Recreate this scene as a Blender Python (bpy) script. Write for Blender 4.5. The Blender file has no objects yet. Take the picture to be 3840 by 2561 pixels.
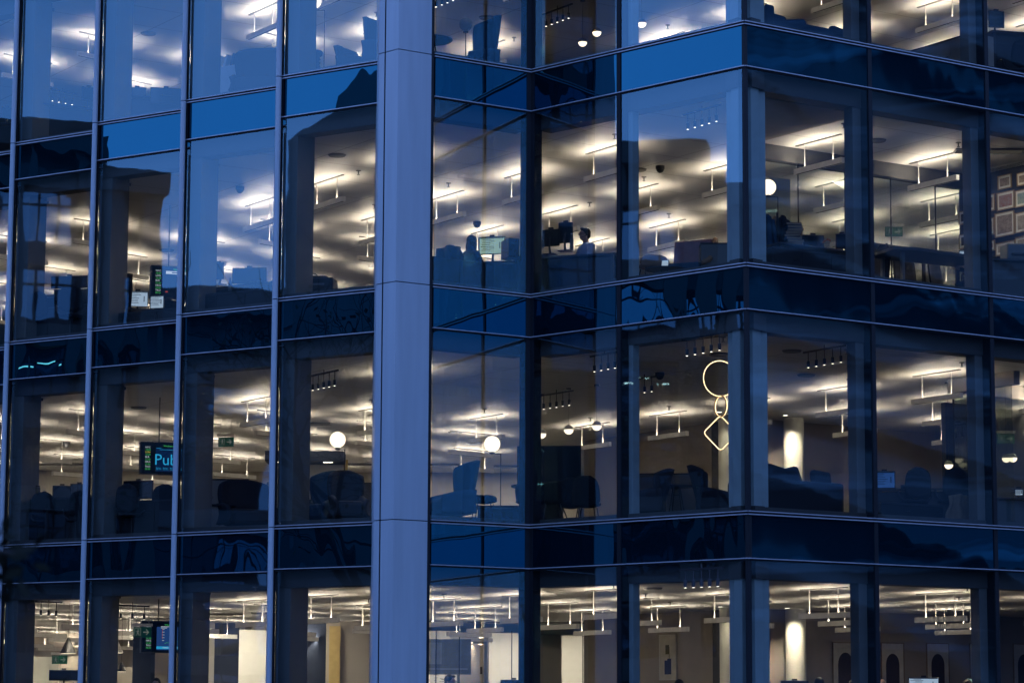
import bpy, bmesh, math, random
import numpy as np
from mathutils import Vector, Matrix
random.seed(7)
S = bpy.context.scene
COL = S.collection
R = math.radians
# ------------------------------------------------------------------ camera
CX, CY, CZ = -3.76943, -42.79778, -11.17739
FPX, PITCH, ROLL = 10088.4, 0.1375356, 0.0045757
cd = bpy.data.cameras.new('camera'); cam = bpy.data.objects.new('camera', cd); COL.objects.link(cam)
cam.location = (CX, CY, CZ)
cam.matrix_world = Matrix.Translation((CX, CY, CZ)) @ Matrix.Rotation(math.pi/2 + PITCH, 4, 'X') @ Matrix.Rotation(ROLL, 4, 'Z')
cd.sensor_width = 36; cd.sensor_fit = 'HORIZONTAL'; cd.lens = FPX/3840*36
cd.clip_start = .5; cd.clip_end = 2000
cd.dof.use_dof = True; cd.dof.focus_distance = 51; cd.dof.aperture_fstop = 5.6
S.camera = cam
# ------------------------------------------------------------------ sky, exposure
SKY_STRENGTH = 1.85
W = bpy.data.worlds.new('World'); S.world = W; W.use_nodes = True
nt = W.node_tree; nt.nodes.clear()
wo = nt.nodes.new('ShaderNodeOutputWorld'); bg = nt.nodes.new('ShaderNodeBackground'); sk = nt.nodes.new('ShaderNodeTexSky')
sk.sky_type = 'NISHITA'; sk.sun_disc = False; sk.sun_elevation = R(1); sk.sun_rotation = R(20)
tcw = nt.nodes.new('ShaderNodeTexCoord'); sx = nt.nodes.new('ShaderNodeSeparateXYZ'); rw = nt.nodes.new('ShaderNodeValToRGB')
nt.links.new(tcw.outputs['Generated'], sx.inputs[0]); nt.links.new(sx.outputs['Z'], rw.inputs[0])
e = rw.color_ramp.elements; e[0].position = 0; e[0].color = (.25, .42, .98, 1); e[1].position = 1; e[1].color = (.13, .27, .78, 1)
e = rw.color_ramp.elements.new(.2); e.color = (.21, .40, 1.0, 1)
cn = nt.nodes.new('ShaderNodeTexNoise'); cn.inputs['Scale'].default_value = 2.2; cn.inputs['Detail'].default_value = 5
cm = nt.nodes.new('ShaderNodeMapRange'); cm.inputs[1].default_value = .3; cm.inputs[2].default_value = .75; cm.inputs[3].default_value = .85; cm.inputs[4].default_value = 1.15
nt.links.new(tcw.outputs['Generated'], cn.inputs['Vector']); nt.links.new(cn.outputs['Fac'], cm.inputs[0])
ml = nt.nodes.new('ShaderNodeVectorMath'); ml.operation = 'SCALE'; nt.links.new(rw.outputs[0], ml.inputs[0]); nt.links.new(cm.outputs[0], ml.inputs['Scale'])
mx = nt.nodes.new('ShaderNodeMix'); mx.data_type = 'RGBA'; mx.inputs[0].default_value = .01      # a trace of the physical twilight sky in the blue hour gradient
nt.links.new(ml.outputs[0], mx.inputs[6]); nt.links.new(sk.outputs[0], mx.inputs[7])
nt.links.new(mx.outputs[2], bg.inputs[0]); bg.inputs[1].default_value = SKY_STRENGTH
nt.links.new(bg.outputs[0], wo.inputs[0])
S.view_settings.view_transform = 'Standard'; S.view_settings.look = 'None'
S.view_settings.exposure = 0; S.view_settings.gamma = 1
cy = S.cycles
cy.use_denoising = True; cy.max_bounces = 7; cy.diffuse_bounces = 4; cy.glossy_bounces = 3
cy.transparent_max_bounces = 16; cy.transmission_bounces = 4; cy.sample_clamp_indirect = 8
cy.caustics_reflective = False; cy.caustics_refractive = False
DOWN = 15.0
LAMP = 98.0          # strength of the pendants' up-light strips

# ------------------------------------------------------------------ helpers
def ray(x, y):
    X, Y = x-1920, y-1280.5; c, s = math.cos(ROLL), math.sin(ROLL)
    u, v = c*X+s*Y, -s*X+c*Y
    cp, sp = math.cos(PITCH), math.sin(PITCH)
    dz = -v/FPX
    return np.array([u/FPX, cp-dz*sp, sp+dz*cp])
CAMP = np.array([CX, CY, CZ])
def atz(p, z): d = ray(*p); return CAMP+d*(z-CZ)/d[2]
def aty(p, Y): d = ray(*p); return CAMP+d*(Y-CY)/d[1]
def zat(p, P): d = ray(*p); return CZ+d[2]*math.hypot(P[0]-CX, P[1]-CY)/math.hypot(d[0], d[1])
def proj(P):
    d = np.array(P, float)-CAMP; cp, sp = math.cos(PITCH), math.sin(PITCH)
    Yc = d[1]*cp+d[2]*sp; Z = -d[1]*sp+d[2]*cp; u, v = d[0]/Yc*FPX, -Z/Yc*FPX
    c, s = math.cos(ROLL), math.sin(ROLL)
    return 1920+c*u-s*v, 1280.5+s*u+c*v
TO = ([0, 900, 1800, 2780], [0, 600, 1250, 1900])
def T(t, x, y):      # reading on a survey tile -> photograph coordinates
    r, c = int(t[1]), int(t[3]); s = (2.24 if r < 4 else 2.351) if c < 3 else 2.218
    return TO[0][c-1]+x/s, TO[1][r-1]+y/s
def WP(t, x, y, Y): return aty(T(t, x, y), Y)
def onwall(p, P0, d):
    n = np.array([-d[1], d[0]]); r = ray(*p); k = ((np.array(P0)-CAMP[:2])@n)/(r[:2]@n); return CAMP+r*k

def mat(name, col, rough=.6, metal=0, emit=None, es=1, spec=.5, var=.12, scale=6, bump=0):
    m = bpy.data.materials.new(name); m.use_nodes = True; n = m.node_tree; b = n.nodes['Principled BSDF']
    b.inputs['Roughness'].default_value = rough; b.inputs['Metallic'].default_value = metal
    b.inputs['Specular IOR Level'].default_value = spec
    tc = n.nodes.new('ShaderNodeTexCoord'); nz = n.nodes.new('ShaderNodeTexNoise'); nz.inputs['Scale'].default_value = scale; nz.inputs['Detail'].default_value = 6
    rp = n.nodes.new('ShaderNodeValToRGB')
    rp.color_ramp.elements[0].position = .3; rp.color_ramp.elements[1].position = .7
    rp.color_ramp.elements[0].color = (*[c*(1-var) for c in col], 1); rp.color_ramp.elements[1].color = (*[min(1, c*(1+var)) for c in col], 1)
    n.links.new(tc.outputs['Object'], nz.inputs['Vector']); n.links.new(nz.outputs['Fac'], rp.inputs[0]); n.links.new(rp.outputs[0], b.inputs['Base Color'])
    if bump:
        bp = n.nodes.new('ShaderNodeBump'); bp.inputs['Distance'].default_value = bump; n.links.new(nz.outputs['Fac'], bp.inputs['Height']); n.links.new(bp.outputs[0], b.inputs['Normal'])
    if emit: b.inputs['Emission Color'].default_value = (*emit, 1); b.inputs['Emission Strength'].default_value = es
    return m
def glass_mat(name, trans, tint, f0, f1, wav=.004, wscale=1.3, opaque=None, rough=0.0, dust=0):
    m = bpy.data.materials.new(name); m.use_nodes = True; n = m.node_tree; n.nodes.clear(); L = n.links.new
    out = n.nodes.new('ShaderNodeOutputMaterial'); mix = n.nodes.new('ShaderNodeMixShader'); gl = n.nodes.new('ShaderNodeBsdfGlossy')
    if opaque:
        tr = n.nodes.new('ShaderNodeBsdfDiffuse'); tr.inputs[0].default_value = (*opaque, 1)
    else:
        tr = n.nodes.new('ShaderNodeBsdfTransparent'); tr.inputs[0].default_value = (*trans, 1)
    gl.inputs['Color'].default_value = (*tint, 1); gl.inputs['Roughness'].default_value = rough
    lw = n.nodes.new('ShaderNodeLayerWeight'); lw.inputs['Blend'].default_value = .5
    pw = n.nodes.new('ShaderNodeMath'); pw.operation = 'POWER'; pw.inputs[1].default_value = 3
    mr = n.nodes.new('ShaderNodeMapRange'); mr.inputs[3].default_value = f0; mr.inputs[4].default_value = f1
    L(lw.outputs['Facing'], pw.inputs[0]); L(pw.outputs[0], mr.inputs[0]); L(mr.outputs[0], mix.inputs[0])
    tc = n.nodes.new('ShaderNodeTexCoord'); mp = n.nodes.new('ShaderNodeMapping'); mp.inputs['Scale'].default_value = (wscale, wscale, wscale*.55)
    nz = n.nodes.new('ShaderNodeTexNoise'); nz.inputs['Scale'].default_value = 1; nz.inputs['Detail'].default_value = 1.5
    oi = n.nodes.new('ShaderNodeObjectInfo'); va = n.nodes.new('ShaderNodeVectorMath'); va.operation = 'ADD'
    sc = n.nodes.new('ShaderNodeMath'); sc.operation = 'MULTIPLY'; sc.inputs[1].default_value = 37
    L(oi.outputs['Random'], sc.inputs[0]); L(tc.outputs['Object'], mp.inputs[0]); L(mp.outputs[0], va.inputs[0]); L(sc.outputs[0], va.inputs[1]); L(va.outputs[0], nz.inputs['Vector'])
    bp = n.nodes.new('ShaderNodeBump'); bp.inputs['Strength'].default_value = 1; bp.inputs['Distance'].default_value = wav
    L(nz.outputs['Fac'], bp.inputs['Height']); L(bp.outputs[0], gl.inputs['Normal'])
    L(tr.outputs[0], mix.inputs[1]); L(gl.outputs[0], mix.inputs[2])
    last = mix
    if dust:
        df = n.nodes.new('ShaderNodeBsdfDiffuse'); df.inputs[0].default_value = (.6, .62, .6, 1); m2 = n.nodes.new('ShaderNodeMixShader'); m2.inputs[0].default_value = dust
        L(mix.outputs[0], m2.inputs[1]); L(df.outputs[0], m2.inputs[2]); last = m2
    L(last.outputs[0], out.inputs[0])
    return m
def emis(name, col, s):
    m = bpy.data.materials.new(name); m.use_nodes = True; n = m.node_tree; n.nodes.clear()
    o = n.nodes.new('ShaderNodeOutputMaterial'); e = n.nodes.new('ShaderNodeEmission'); e.inputs[0].default_value = (*col, 1); e.inputs[1].default_value = s
    n.links.new(e.outputs[0], o.inputs[0]); return m

class MB:
    def __init__(s): s.v = []; s.f = []
    def add(s, vs, fs):
        o = len(s.v); s.v += [tuple(map(float, v)) for v in vs]; s.f += [tuple(i+o for i in f) for f in fs]; return s
    def box(s, c, d, rz=0, rx=0, ry=0):
        M = Matrix.Translation(Vector([float(i) for i in c])) @ Matrix.Rotation(rz, 4, 'Z') @ Matrix.Rotation(rx, 4, 'X') @ Matrix.Rotation(ry, 4, 'Y')
        vs = [M @ Vector((x*d[0]/2, y*d[1]/2, z*d[2]/2)) for z in (-1, 1) for y in (-1, 1) for x in (-1, 1)]
        return s.add(vs, [(0, 2, 3, 1), (4, 5, 7, 6), (0, 1, 5, 4), (2, 6, 7, 3), (0, 4, 6, 2), (1, 3, 7, 5)])
    def prism(s, poly, z0, z1):
        n = len(poly); a = sum(poly[i][0]*poly[(i+1) % n][1]-poly[(i+1) % n][0]*poly[i][1] for i in range(n))
        if a < 0: poly = poly[::-1]
        return s.add([(p[0], p[1], z0) for p in poly]+[(p[0], p[1], z1) for p in poly],
                     [tuple(range(n))[::-1], tuple(range(n, 2*n))]+[(i, (i+1) % n, n+(i+1) % n, n+i) for i in range(n)])
    def tube(s, pts, r, n=8, caps=True):
        pts = [Vector([float(c) for c in p]) for p in pts]; m = len(pts); rs = r if isinstance(r, (list, tuple)) else [r]*m
        o = len(s.v); up = None
        for i, p in enumerate(pts):
            t = (pts[min(i+1, m-1)]-pts[max(i-1, 0)]); t = t.normalized() if t.length > 1e-9 else Vector((0, 0, 1))
            if up is None: up = t.orthogonal().normalized()
            else:
                up = up-t*up.dot(t); up = up.normalized() if up.length > 1e-6 else t.orthogonal().normalized()
            w = t.cross(up)
            for k in range(n):
                a = 2*math.pi*k/n; q = p+(up*math.cos(a)+w*math.sin(a))*rs[i]; s.v.append(tuple(q))
        for i in range(m-1):
            for k in range(n): s.f.append((o+i*n+k, o+i*n+(k+1) % n, o+(i+1)*n+(k+1) % n, o+(i+1)*n+k))
        if caps: s.f.append(tuple(o+k for k in range(n))[::-1]); s.f.append(tuple(o+(m-1)*n+k for k in range(n)))
        return s
    def lathe(s, c, prof, n=20):
        o = len(s.v); m = len(prof)
        for r, z in prof:
            for k in range(n): a = 2*math.pi*k/n; s.v.append((float(c[0]+r*math.cos(a)), float(c[1]+r*math.sin(a)), float(c[2]+z)))
        for i in range(m-1):
            for k in range(n): s.f.append((o+i*n+k, o+i*n+(k+1) % n, o+(i+1)*n+(k+1) % n, o+(i+1)*n+k))
        s.f.append(tuple(o+k for k in range(n))[::-1]); s.f.append(tuple(o+(m-1)*n+k for k in range(n)))
        return s
    def ell(s, c, r, n=16, z0=-1, z1=1, rz=0):
        m = max(5, n//2); pr = []
        a0, a1 = math.asin(z0), math.asin(z1)
        o = len(s.v); cc, ss = math.cos(rz), math.sin(rz)
        for i in range(m+1):
            a = a0+(a1-a0)*i/m; cr = max(math.cos(a), .02)
            for k in range(n):
                b = 2*math.pi*k/n; x, y = r[0]*cr*math.cos(b), r[1]*cr*math.sin(b)
                s.v.append((float(c[0]+x*cc-y*ss), float(c[1]+x*ss+y*cc), float(c[2]+r[2]*math.sin(a))))
        for i in range(m):
            for k in range(n): s.f.append((o+i*n+k, o+i*n+(k+1) % n, o+(i+1)*n+(k+1) % n, o+(i+1)*n+k))
        s.f.append(tuple(o+k for k in range(n))[::-1]); s.f.append(tuple(o+m*n+k for k in range(n)))
        return s
    def grid(s, fn, nu, nv, thick=None):      # fn(u,v)->point
        o = len(s.v)
        for i in range(nu+1):
            for j in range(nv+1): s.v.append(tuple(float(c) for c in fn(i/nu, j/nv)))
        for i in range(nu):
            for j in range(nv): a = o+i*(nv+1)+j; s.f.append((a, a+nv+1, a+nv+2, a+1))
        return s
    def build(s, name, m, parent=None, bevel=0, smooth=False, solid=0, remesh=0, sub=0):
        me = bpy.data.meshes.new(name); me.from_pydata(s.v, [], s.f); me.update()
        if isinstance(m, (list, tuple)):
            for mm in m: me.materials.append(mm)
        else: me.materials.append(m)
        o = bpy.data.objects.new(name, me); COL.objects.link(o)
        if parent: o.parent = parent
        if solid: d = o.modifiers.new('s', 'SOLIDIFY'); d.thickness = solid; d.offset = 0
        if remesh: d = o.modifiers.new('r', 'REMESH'); d.mode = 'VOXEL'; d.voxel_size = remesh; d.use_smooth_shade = True; e = o.modifiers.new('k', 'SMOOTH'); e.iterations = 3; e.factor = .5
        if bevel: d = o.modifiers.new('b', 'BEVEL'); d.width = bevel; d.segments = 2; d.limit_method = 'ANGLE'
        if sub: d = o.modifiers.new('u', 'SUBSURF'); d.levels = sub; d.render_levels = sub
        if smooth:
            for p in me.polygons: p.use_smooth = True
        return o
def tag(o, label, cat, group=None):
    o['label'] = label; o['category'] = cat
    if group: o['group'] = group
    return o
def empty(name, loc=(0, 0, 0), rz=0, label=None, cat=None, group=None):
    o = bpy.data.objects.new(name, None); COL.objects.link(o); o.empty_display_size = .2
    o.location = tuple(float(c) for c in loc); o.rotation_euler.z = rz
    if label: tag(o, label, cat, group)
    return o
def dup(root, loc, rz, label, group=None):
    r = root.copy(); COL.objects.link(r); r.location = tuple(float(c) for c in loc); r.rotation_euler.z = rz; r['label'] = label
    if group: r['group'] = group
    for ch in list(root.children):
        c = ch.copy(); COL.objects.link(c); c.parent = r
        for g in list(ch.children): d = g.copy(); COL.objects.link(d); d.parent = c
    return r
def text(body, size, mt, parent, loc, rot=(math.pi/2, 0, 0), name='lettering', al='LEFT'):
    cu = bpy.data.curves.new('t', 'FONT'); cu.body = body; cu.size = size; cu.align_x = al; cu.extrude = .0015; cu.resolution_u = 2
    t = bpy.data.objects.new('t', cu); COL.objects.link(t)
    bpy.context.view_layer.update()
    me = bpy.data.meshes.new_from_object(t.evaluated_get(bpy.context.evaluated_depsgraph_get()))
    bpy.data.objects.remove(t); me.materials.clear(); me.materials.append(mt)
    o = bpy.data.objects.new(name, me); COL.objects.link(o); o.parent = parent; o.location = loc; o.rotation_euler = rot
    return o

# ------------------------------------------------------------------ materials
M = {}
M['alu'] = mat('pale_aluminium', (.475, .53, .565), .42, .0, var=.07, scale=2, bump=.0007)
n_ = M['alu'].node_tree; mp_ = n_.nodes.new('ShaderNodeMapping'); mp_.inputs['Scale'].default_value = (3.2, 3.2, .22); nz_ = [x for x in n_.nodes if x.type == 'TEX_NOISE'][0]
n_.links.new([x for x in n_.nodes if x.type == 'TEX_COORD'][0].outputs['Object'], mp_.inputs[0]); n_.links.new(mp_.outputs[0], nz_.inputs['Vector'])
M['black'] = mat('black_frame', (.010, .012, .016), .55, spec=.3)
M['edge'] = mat('silver_edge', (.52, .52, .56), .35, .3)
M['case'] = mat('grey_casing', (.155, .16, .15), .55, var=.06, scale=3)
M['corner'] = mat('corner_casing_skylit', (.36, .46, .47), .55, var=.06, scale=3)  # paler and tealer than the grey casing: corner sky light put into the colour
M['head'] = mat('dark_head', (.07, .07, .068), .6, var=.1, scale=2)
M['slab'] = mat('concrete', (.25, .25, .24), .8)
M['carpet'] = mat('carpet', (.055, .052, .05), .95, scale=40, bump=.002)
M['wall'] = mat('warm_wall', (.50, .45, .39), .8, var=.05, scale=1.2)
M['dwall'] = mat('brown_wall', (.38, .335, .285), .75, var=.08, scale=1.5)
M['white'] = mat('white_paint', (.75, .73, .68), .6, var=.03)
M['cream'] = mat('cream_column', (.78, .76, .66), .55, var=.03)
M['navy'] = mat('navy_paint', (.012, .022, .05), .6)
M['bark'] = mat('bark', (.035, .03, .026), .9, scale=12, bump=.02)
M['lamp_body'] = mat('lamp_body', (.78, .75, .70), .5, emit=(1, .86, .68), es=.06)  # faint glow added so the housings look lit by bounced light
M['rod'] = mat('rod', (.6, .58, .55), .5)
M['desk'] = mat('desk_dark', (.03, .032, .038), .5)
M['plastic'] = mat('black_plastic', (.012, .013, .016), .4)
M['fabric'] = mat('charcoal_fabric', (.012, .014, .02), .9, scale=60, bump=.002)
M['blue_fabric'] = mat('blue_fabric', (.018, .06, .11), .9, scale=60, bump=.002)
M['grey_fabric'] = mat('grey_fabric', (.04, .04, .045), .9, scale=60, bump=.002)
M['pink'] = mat('rose_leather', (.30, .14, .14), .55)
M['tan'] = mat('tan_leather', (.33, .19, .10), .55)
M['wood'] = mat('wood', (.26, .18, .11), .5)
M['brass'] = mat('brass', (.55, .36, .14), .3, .8)
M['skin'] = mat('skin', (.48, .28, .20), .55, var=.05)
M['hair'] = mat('dark_hair', (.02, .014, .01), .6, scale=50)
M['fair'] = mat('fair_hair', (.16, .11, .06), .6, scale=50)
M['shirt'] = mat('pale_blue_shirt', (.55, .62, .78), .85, scale=30, bump=.003)
M['dark_shirt'] = mat('dark_shirt', (.03, .03, .04), .85, scale=30, bump=.003)
M['paper'] = mat('paper', (.72, .68, .58), .8)
M['leaf'] = mat('leaf', (.035, .05, .02), .7)
M['green'] = mat('exit_green', (.0, .08, .035), .4, emit=(.0, .30, .12), es=.05)
M['signwhite'] = emis('sign_white', (.85, .95, .8), .16)
M['up'] = emis('uplight', (1.0, .86, .69), LAMP)
M['down'] = emis('downlight', (1.0, .86, .66), .06)
M['globe'] = emis('opal_globe', (1.0, .84, .62), 2.6)
M['globe_off'] = glass_mat('clear_globe', (.75, .78, .8), (1, 1, 1), .12, .6, 0)
M['spot'] = emis('spot_face', (1.0, .9, .75), 5)
M['ringw'] = emis('ring_glow', (1.0, .72, .40), 4.5)
M['glass'] = glass_mat('vision_glass', (.80, .81, .79), (.44, .82, .98), .155, .8, .0016, 1.1, rough=.012)
M['spandrel'] = glass_mat('spandrel_glass', None, (.10, .60, .88), .185, .9, .011, .9, opaque=(.001, .008, .014))
M['part_glass'] = glass_mat('partition_glass', (.72, .76, .70), (.9, 1, .95), .06, .6, 0, dust=.04)
M['scr_w'] = emis('screen_white', (.55, .74, 1.0), .75)
M['scr_g'] = emis('screen_pale_green', (.52, .78, .66), .6)
M['scr_b'] = emis('screen_blue', (.03, .10, .36), .6)
M['scr_k'] = mat('screen_off', (.006, .007, .01), .12)
M['txt_g'] = emis('text_green', (.08, .62, .16), .8)
M['txt_w'] = emis('text_white', (.7, .78, .85), .8)
M['txt_y'] = emis('text_yellow', (.75, .72, .1), .8)
M['txt_c'] = emis('text_cyan', (.03, .45, .85), .9)
M['txt_r'] = emis('text_red', (.6, .08, .05), .6)
# ceiling: white metal planks with fine joints along the two building directions
def ceiling_mat():
    m = mat('ceiling_panels', (.70, .685, .65), .42, var=.02, scale=1.5); n = m.node_tree; b = n.nodes['Principled BSDF']; L = n.links.new
    tc = n.nodes.new('ShaderNodeTexCoord'); mp = n.nodes.new('ShaderNodeMapping'); mp.inputs['Rotation'].default_value = (0, 0, R(-33.4))
    br = n.nodes.new('ShaderNodeTexBrick'); br.offset = 0; br.inputs['Scale'].default_value = 1; br.inputs['Brick Width'].default_value = 2.73; br.inputs['Row Height'].default_value = 1.365
    br.inputs['Mortar Size'].default_value = .012; br.inputs['Mortar Smooth'].default_value = .3
    br.inputs['Color1'].default_value = (1, 1, 1, 1); br.inputs['Color2'].default_value = (.97, .97, .97, 1); br.inputs['Mortar'].default_value = (.35, .35, .35, 1)
    mx = n.nodes.new('ShaderNodeMix'); mx.data_type = 'RGBA'; mx.blend_type = 'MULTIPLY'; mx.inputs[0].default_value = 1
    L(tc.outputs['Object'], mp.inputs[0]); L(mp.outputs[0], br.inputs['Vector'])
    src = b.inputs['Base Color'].links[0].from_socket
    L(src, mx.inputs[6]); L(br.outputs['Color'], mx.inputs[7]); L(mx.outputs[2], b.inputs['Base Color'])
    return m
M['ceil'] = ceiling_mat()

# ------------------------------------------------------------------ building geometry
FH = 4.0; NF = 4
uA = np.array([math.cos(-.58439), math.sin(-.58439)]); uC = np.array([math.cos(-.78338), math.sin(-.78338)])
vB = np.array([math.cos(.58374), math.sin(.58374)]); vD = np.array([math.cos(.60227), math.sin(.60227)])
m_ = [np.array(p) for p in [(-15.60, 11.69), (-13.6723, 9.7784), (-11.7487, 7.8694), (-9.8158, 5.9473), (-7.8859, 4.0034)]]
oc = np.zeros(2); c1 = -uC*2.787; ic = -uC*4.8696
P = [np.array(p) for p in [(-6.0763, 2.2838), (-5.9613, 2.1145), (-5.7275, 1.8791), (-5.1724, 2.2617)]]
d_ = [vD*t for t in (2.726, 5.456, 8.18, 10.9)]
bl = empty('office_building', (-3, 6, -13), 0, 'glass office block lit from inside, with pale blue-grey fins and dark blue spandrels', 'building')
bl_off = Vector((3, -6, 13))
def bp(mb, name, m, **k):
    o = mb.build(name, m, None, **k); o.parent = bl; o.location = bl_off; return o
def nrm(d): return np.array([d[1], -d[0]])         # outward (toward the street) for our left-to-right runs
segs = [(m_[i], m_[i]+uA*(2.62 if i < 4 else 2.30), uA) for i in range(5)]
segs += [(P[3]+vB*.06, ic, vB), (ic, c1, uC), (c1, oc, uC), (oc, d_[0], vD), (d_[0], d_[1], vD), (d_[1], d_[2], vD), (d_[2], d_[3], vD)]
def pane(a, b, z0, z1, off, m, name, tilt):
    n = nrm((b-a)/np.linalg.norm(b-a)); q = a-n*off; w = b-n*off
    c = (q+w)/2; zc = (z0+z1)/2
    mb = MB(); t1, t2 = random.gauss(0, tilt), random.gauss(0, tilt)
    L = np.linalg.norm(b-a)/2; H = (z1-z0)/2; nn = 3
    for i in range(nn+1):
        for j in range(nn+1):
            s, t = i/nn*2-1, j/nn*2-1
            o = s*L*t1+t*H*t2
            p = c+(w-q)/2*s-n*o; mb.v.append((float(p[0]), float(p[1]), zc+H*t))
    for i in range(nn):
        for j in range(nn): k = i*(nn+1)+j; mb.f.append((k, k+nn+1, k+nn+2, k+1))
    return bp(mb, name, m, smooth=True)
def run_box(mb, a, b, o0, o1, z0, z1, e0=0, e1=0):
    d = (b-a)/np.linalg.norm(b-a); n = nrm(d); a = a-d*e0; b = b+d*e1
    mb.prism([tuple(a-n*o0), tuple(b-n*o0), tuple(b-n*o1), tuple(a-n*o1)], z0, z1)
for a, b, d in segs:
    L = np.linalg.norm(b-a); a2, b2 = a+d*.03, b-d*.03
    for k in range(NF):
        Z = -FH*k
        pane(a2, b2, Z+.06, Z+FH-.706, .015, M['glass'], 'window', .0007)
    for k in range(-1, NF):
        Z = -FH*k
        pane(a2, b2, Z-.69, Z-.02, .012, M['spandrel'], 'spandrel_panel', .0014)
        mb = MB(); run_box(mb, a, b, -.004, .12, Z-.015, Z+.055); run_box(mb, a, b, -.002, .12, Z-.74, Z-.70); run_box(mb, a, b, .06, .16, Z-.70, Z-.015)
        tr = bp(mb, 'transom', M['black'])
        mb = MB(); run_box(mb, a, b, -.03, -.004, Z-.014, Z+.003); run_box(mb, a, b, -.03, -.004, Z+.036, Z+.051); run_box(mb, a, b, -.03, -.002, Z-.714, Z-.698)
        o = mb.build('drip_edge', M['edge'], tr)
        mb = MB(); run_box(mb, a, b, .18, .50, Z-1.02, Z-.706)
        bp(mb, 'bulkhead', M['head'])
        mb = MB(); run_box(mb, a, b, .18, .42, Z, Z+.14)
        bp(mb, 'upstand', M['head'])
def vert(mb, p, d, w, o0, o1, z0=-13, z1=4.5):
    run_box(mb, p-d*w/2, p+d*w/2, o0, o1, z0, z1)
for p, d in [(c1, uC), (d_[0], vD), (d_[1], vD), (d_[2], vD), (d_[3], vD)]:
    mb = MB(); vert(mb, p, d, .085, -.006, .20); bp(mb, 'mullion', M['black'])
mb = MB(); mb.prism([tuple(oc-uC*.06), tuple(oc), tuple(oc+vD*.06), tuple(oc+vD*.06-nrm(vD)*.15), tuple(oc-uC*.06-nrm(uC)*.15)], -13, 4.5); bp(mb, 'mullion', M['black'])
mb = MB(); mb.prism([tuple(ic-vB*.09-nrm(vB)*0.004), tuple(ic-nrm(vB)*.0), tuple(ic+uC*.07), tuple(ic+uC*.07-nrm(uC)*.2), tuple(ic-vB*.09-nrm(vB)*.2)], -13, 4.5); bp(mb, 'mullion', M['black'])
# thin fins between the stepped bays, in storey-high lengths with rounded nose
bk = np.array([-.10, .995])
JZ = .020
for i in range(0, 5):
    p = m_[i]; side = np.array([bk[1], -bk[0]])
    r = p-side*.005
    l = r-side*.098
    nose = []
    for j in range(9):
        a = math.pi*(j/8); c = (r+l)/2; nose.append(tuple(c+side*(.049*math.cos(a))-bk*(.05+.045*math.sin(a))))
    poly = [tuple(r+bk*.62)]+nose+[tuple(l+bk*.62)]
    for k in range(-1, NF):
        Z = -FH*k+JZ
        mb = MB(); mb.prism(poly, Z-FH+.008, Z-.008); o = bp(mb, 'fin', M['alu'])
    mb = MB(); mb.prism([tuple(r+bk*.6), tuple(r-bk*.01), tuple(r-bk*.01+uA*.05), tuple(r+bk*.10+uA*.05), tuple(r+bk*.6+uA*.02)], -13, 4.5); bp(mb, 'side_frame', M['black'])
# the folded pier
for k in range(-1, NF):
    Z = -FH*k+JZ
    mid = P[1]+bk*.02
    bb = np.array([-.2, .98])
    mb = MB(); pr = [P[0]+np.array([-.0, .0])]
    poly = [tuple(P[0]+bk*.9), tuple(P[0]+bk*.05)]+[tuple(P[0]*(1-t)+P[1]*t+np.array([-.02, -.02])*math.sin(math.pi*t)) for t in (.15, .4, .7, .93)]+[tuple(P[1]*.07+P[0]*.93+bk*1.0)]
    poly = [tuple(P[0]+bk*.9), tuple(P[0]), tuple(P[0]*.85+P[1]*.15+np.array([-.012, -.012])), tuple(P[0]*.1+P[1]*.9), tuple(P[0]*.1+P[1]*.9+np.array([.1, .8]))]
    mb.prism(poly, Z-FH+.008, Z-.008); bp(mb, 'pier_edge', M['alu'])
    mb = MB(); mb.prism([tuple(P[1]+np.array([.012, -.0])), tuple(P[2]), tuple(P[3]), tuple(P[3]+np.array([-.1, .6])), tuple(P[1]+np.array([.012, .7]))], Z-FH+.008, Z-.008); bp(mb, 'pier_panel', M['alu'])
mb = MB(); mb.prism([tuple(P[0]+np.array([.03, .08])), tuple(P[1]+np.array([.0, .04])), tuple(P[2]+np.array([0, .06])), tuple(P[3]+np.array([-.04, .06])), tuple(P[3]+np.array([-.1, .5])), tuple(P[0]+np.array([.03, .5]))], -13, 4.5); bp(mb, 'pier_core', M['black'])
mb = MB(); mb.prism([tuple(P[3]+vB*.002-nrm(vB)*.01), tuple(P[3]+vB*.055-nrm(vB)*.004), tuple(P[3]+vB*.055-nrm(vB)*.2), tuple(P[3]+vB*.002-nrm(vB)*.2)], -13, 4.5); bp(mb, 'side_frame', M['black'])
# casings behind the glass
def casing(a, d, t0, t1, o0, dep, cm='case'):
    for k in range(NF):
        Z = -FH*k; mb = MB(); run_box(mb, a+d*t0, a+d*t1, o0, o0+dep, Z+.12, Z+3.06); bp(mb, 'column_casing', M[cm], bevel=.008)
for i in range(5): casing(m_[i], uA, -.1, .22, .20, .50)
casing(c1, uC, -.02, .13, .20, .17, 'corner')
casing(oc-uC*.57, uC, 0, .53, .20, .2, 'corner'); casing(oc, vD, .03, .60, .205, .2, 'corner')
for p in d_: casing(p, vD, -.22, .1, .2, .22)
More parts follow.
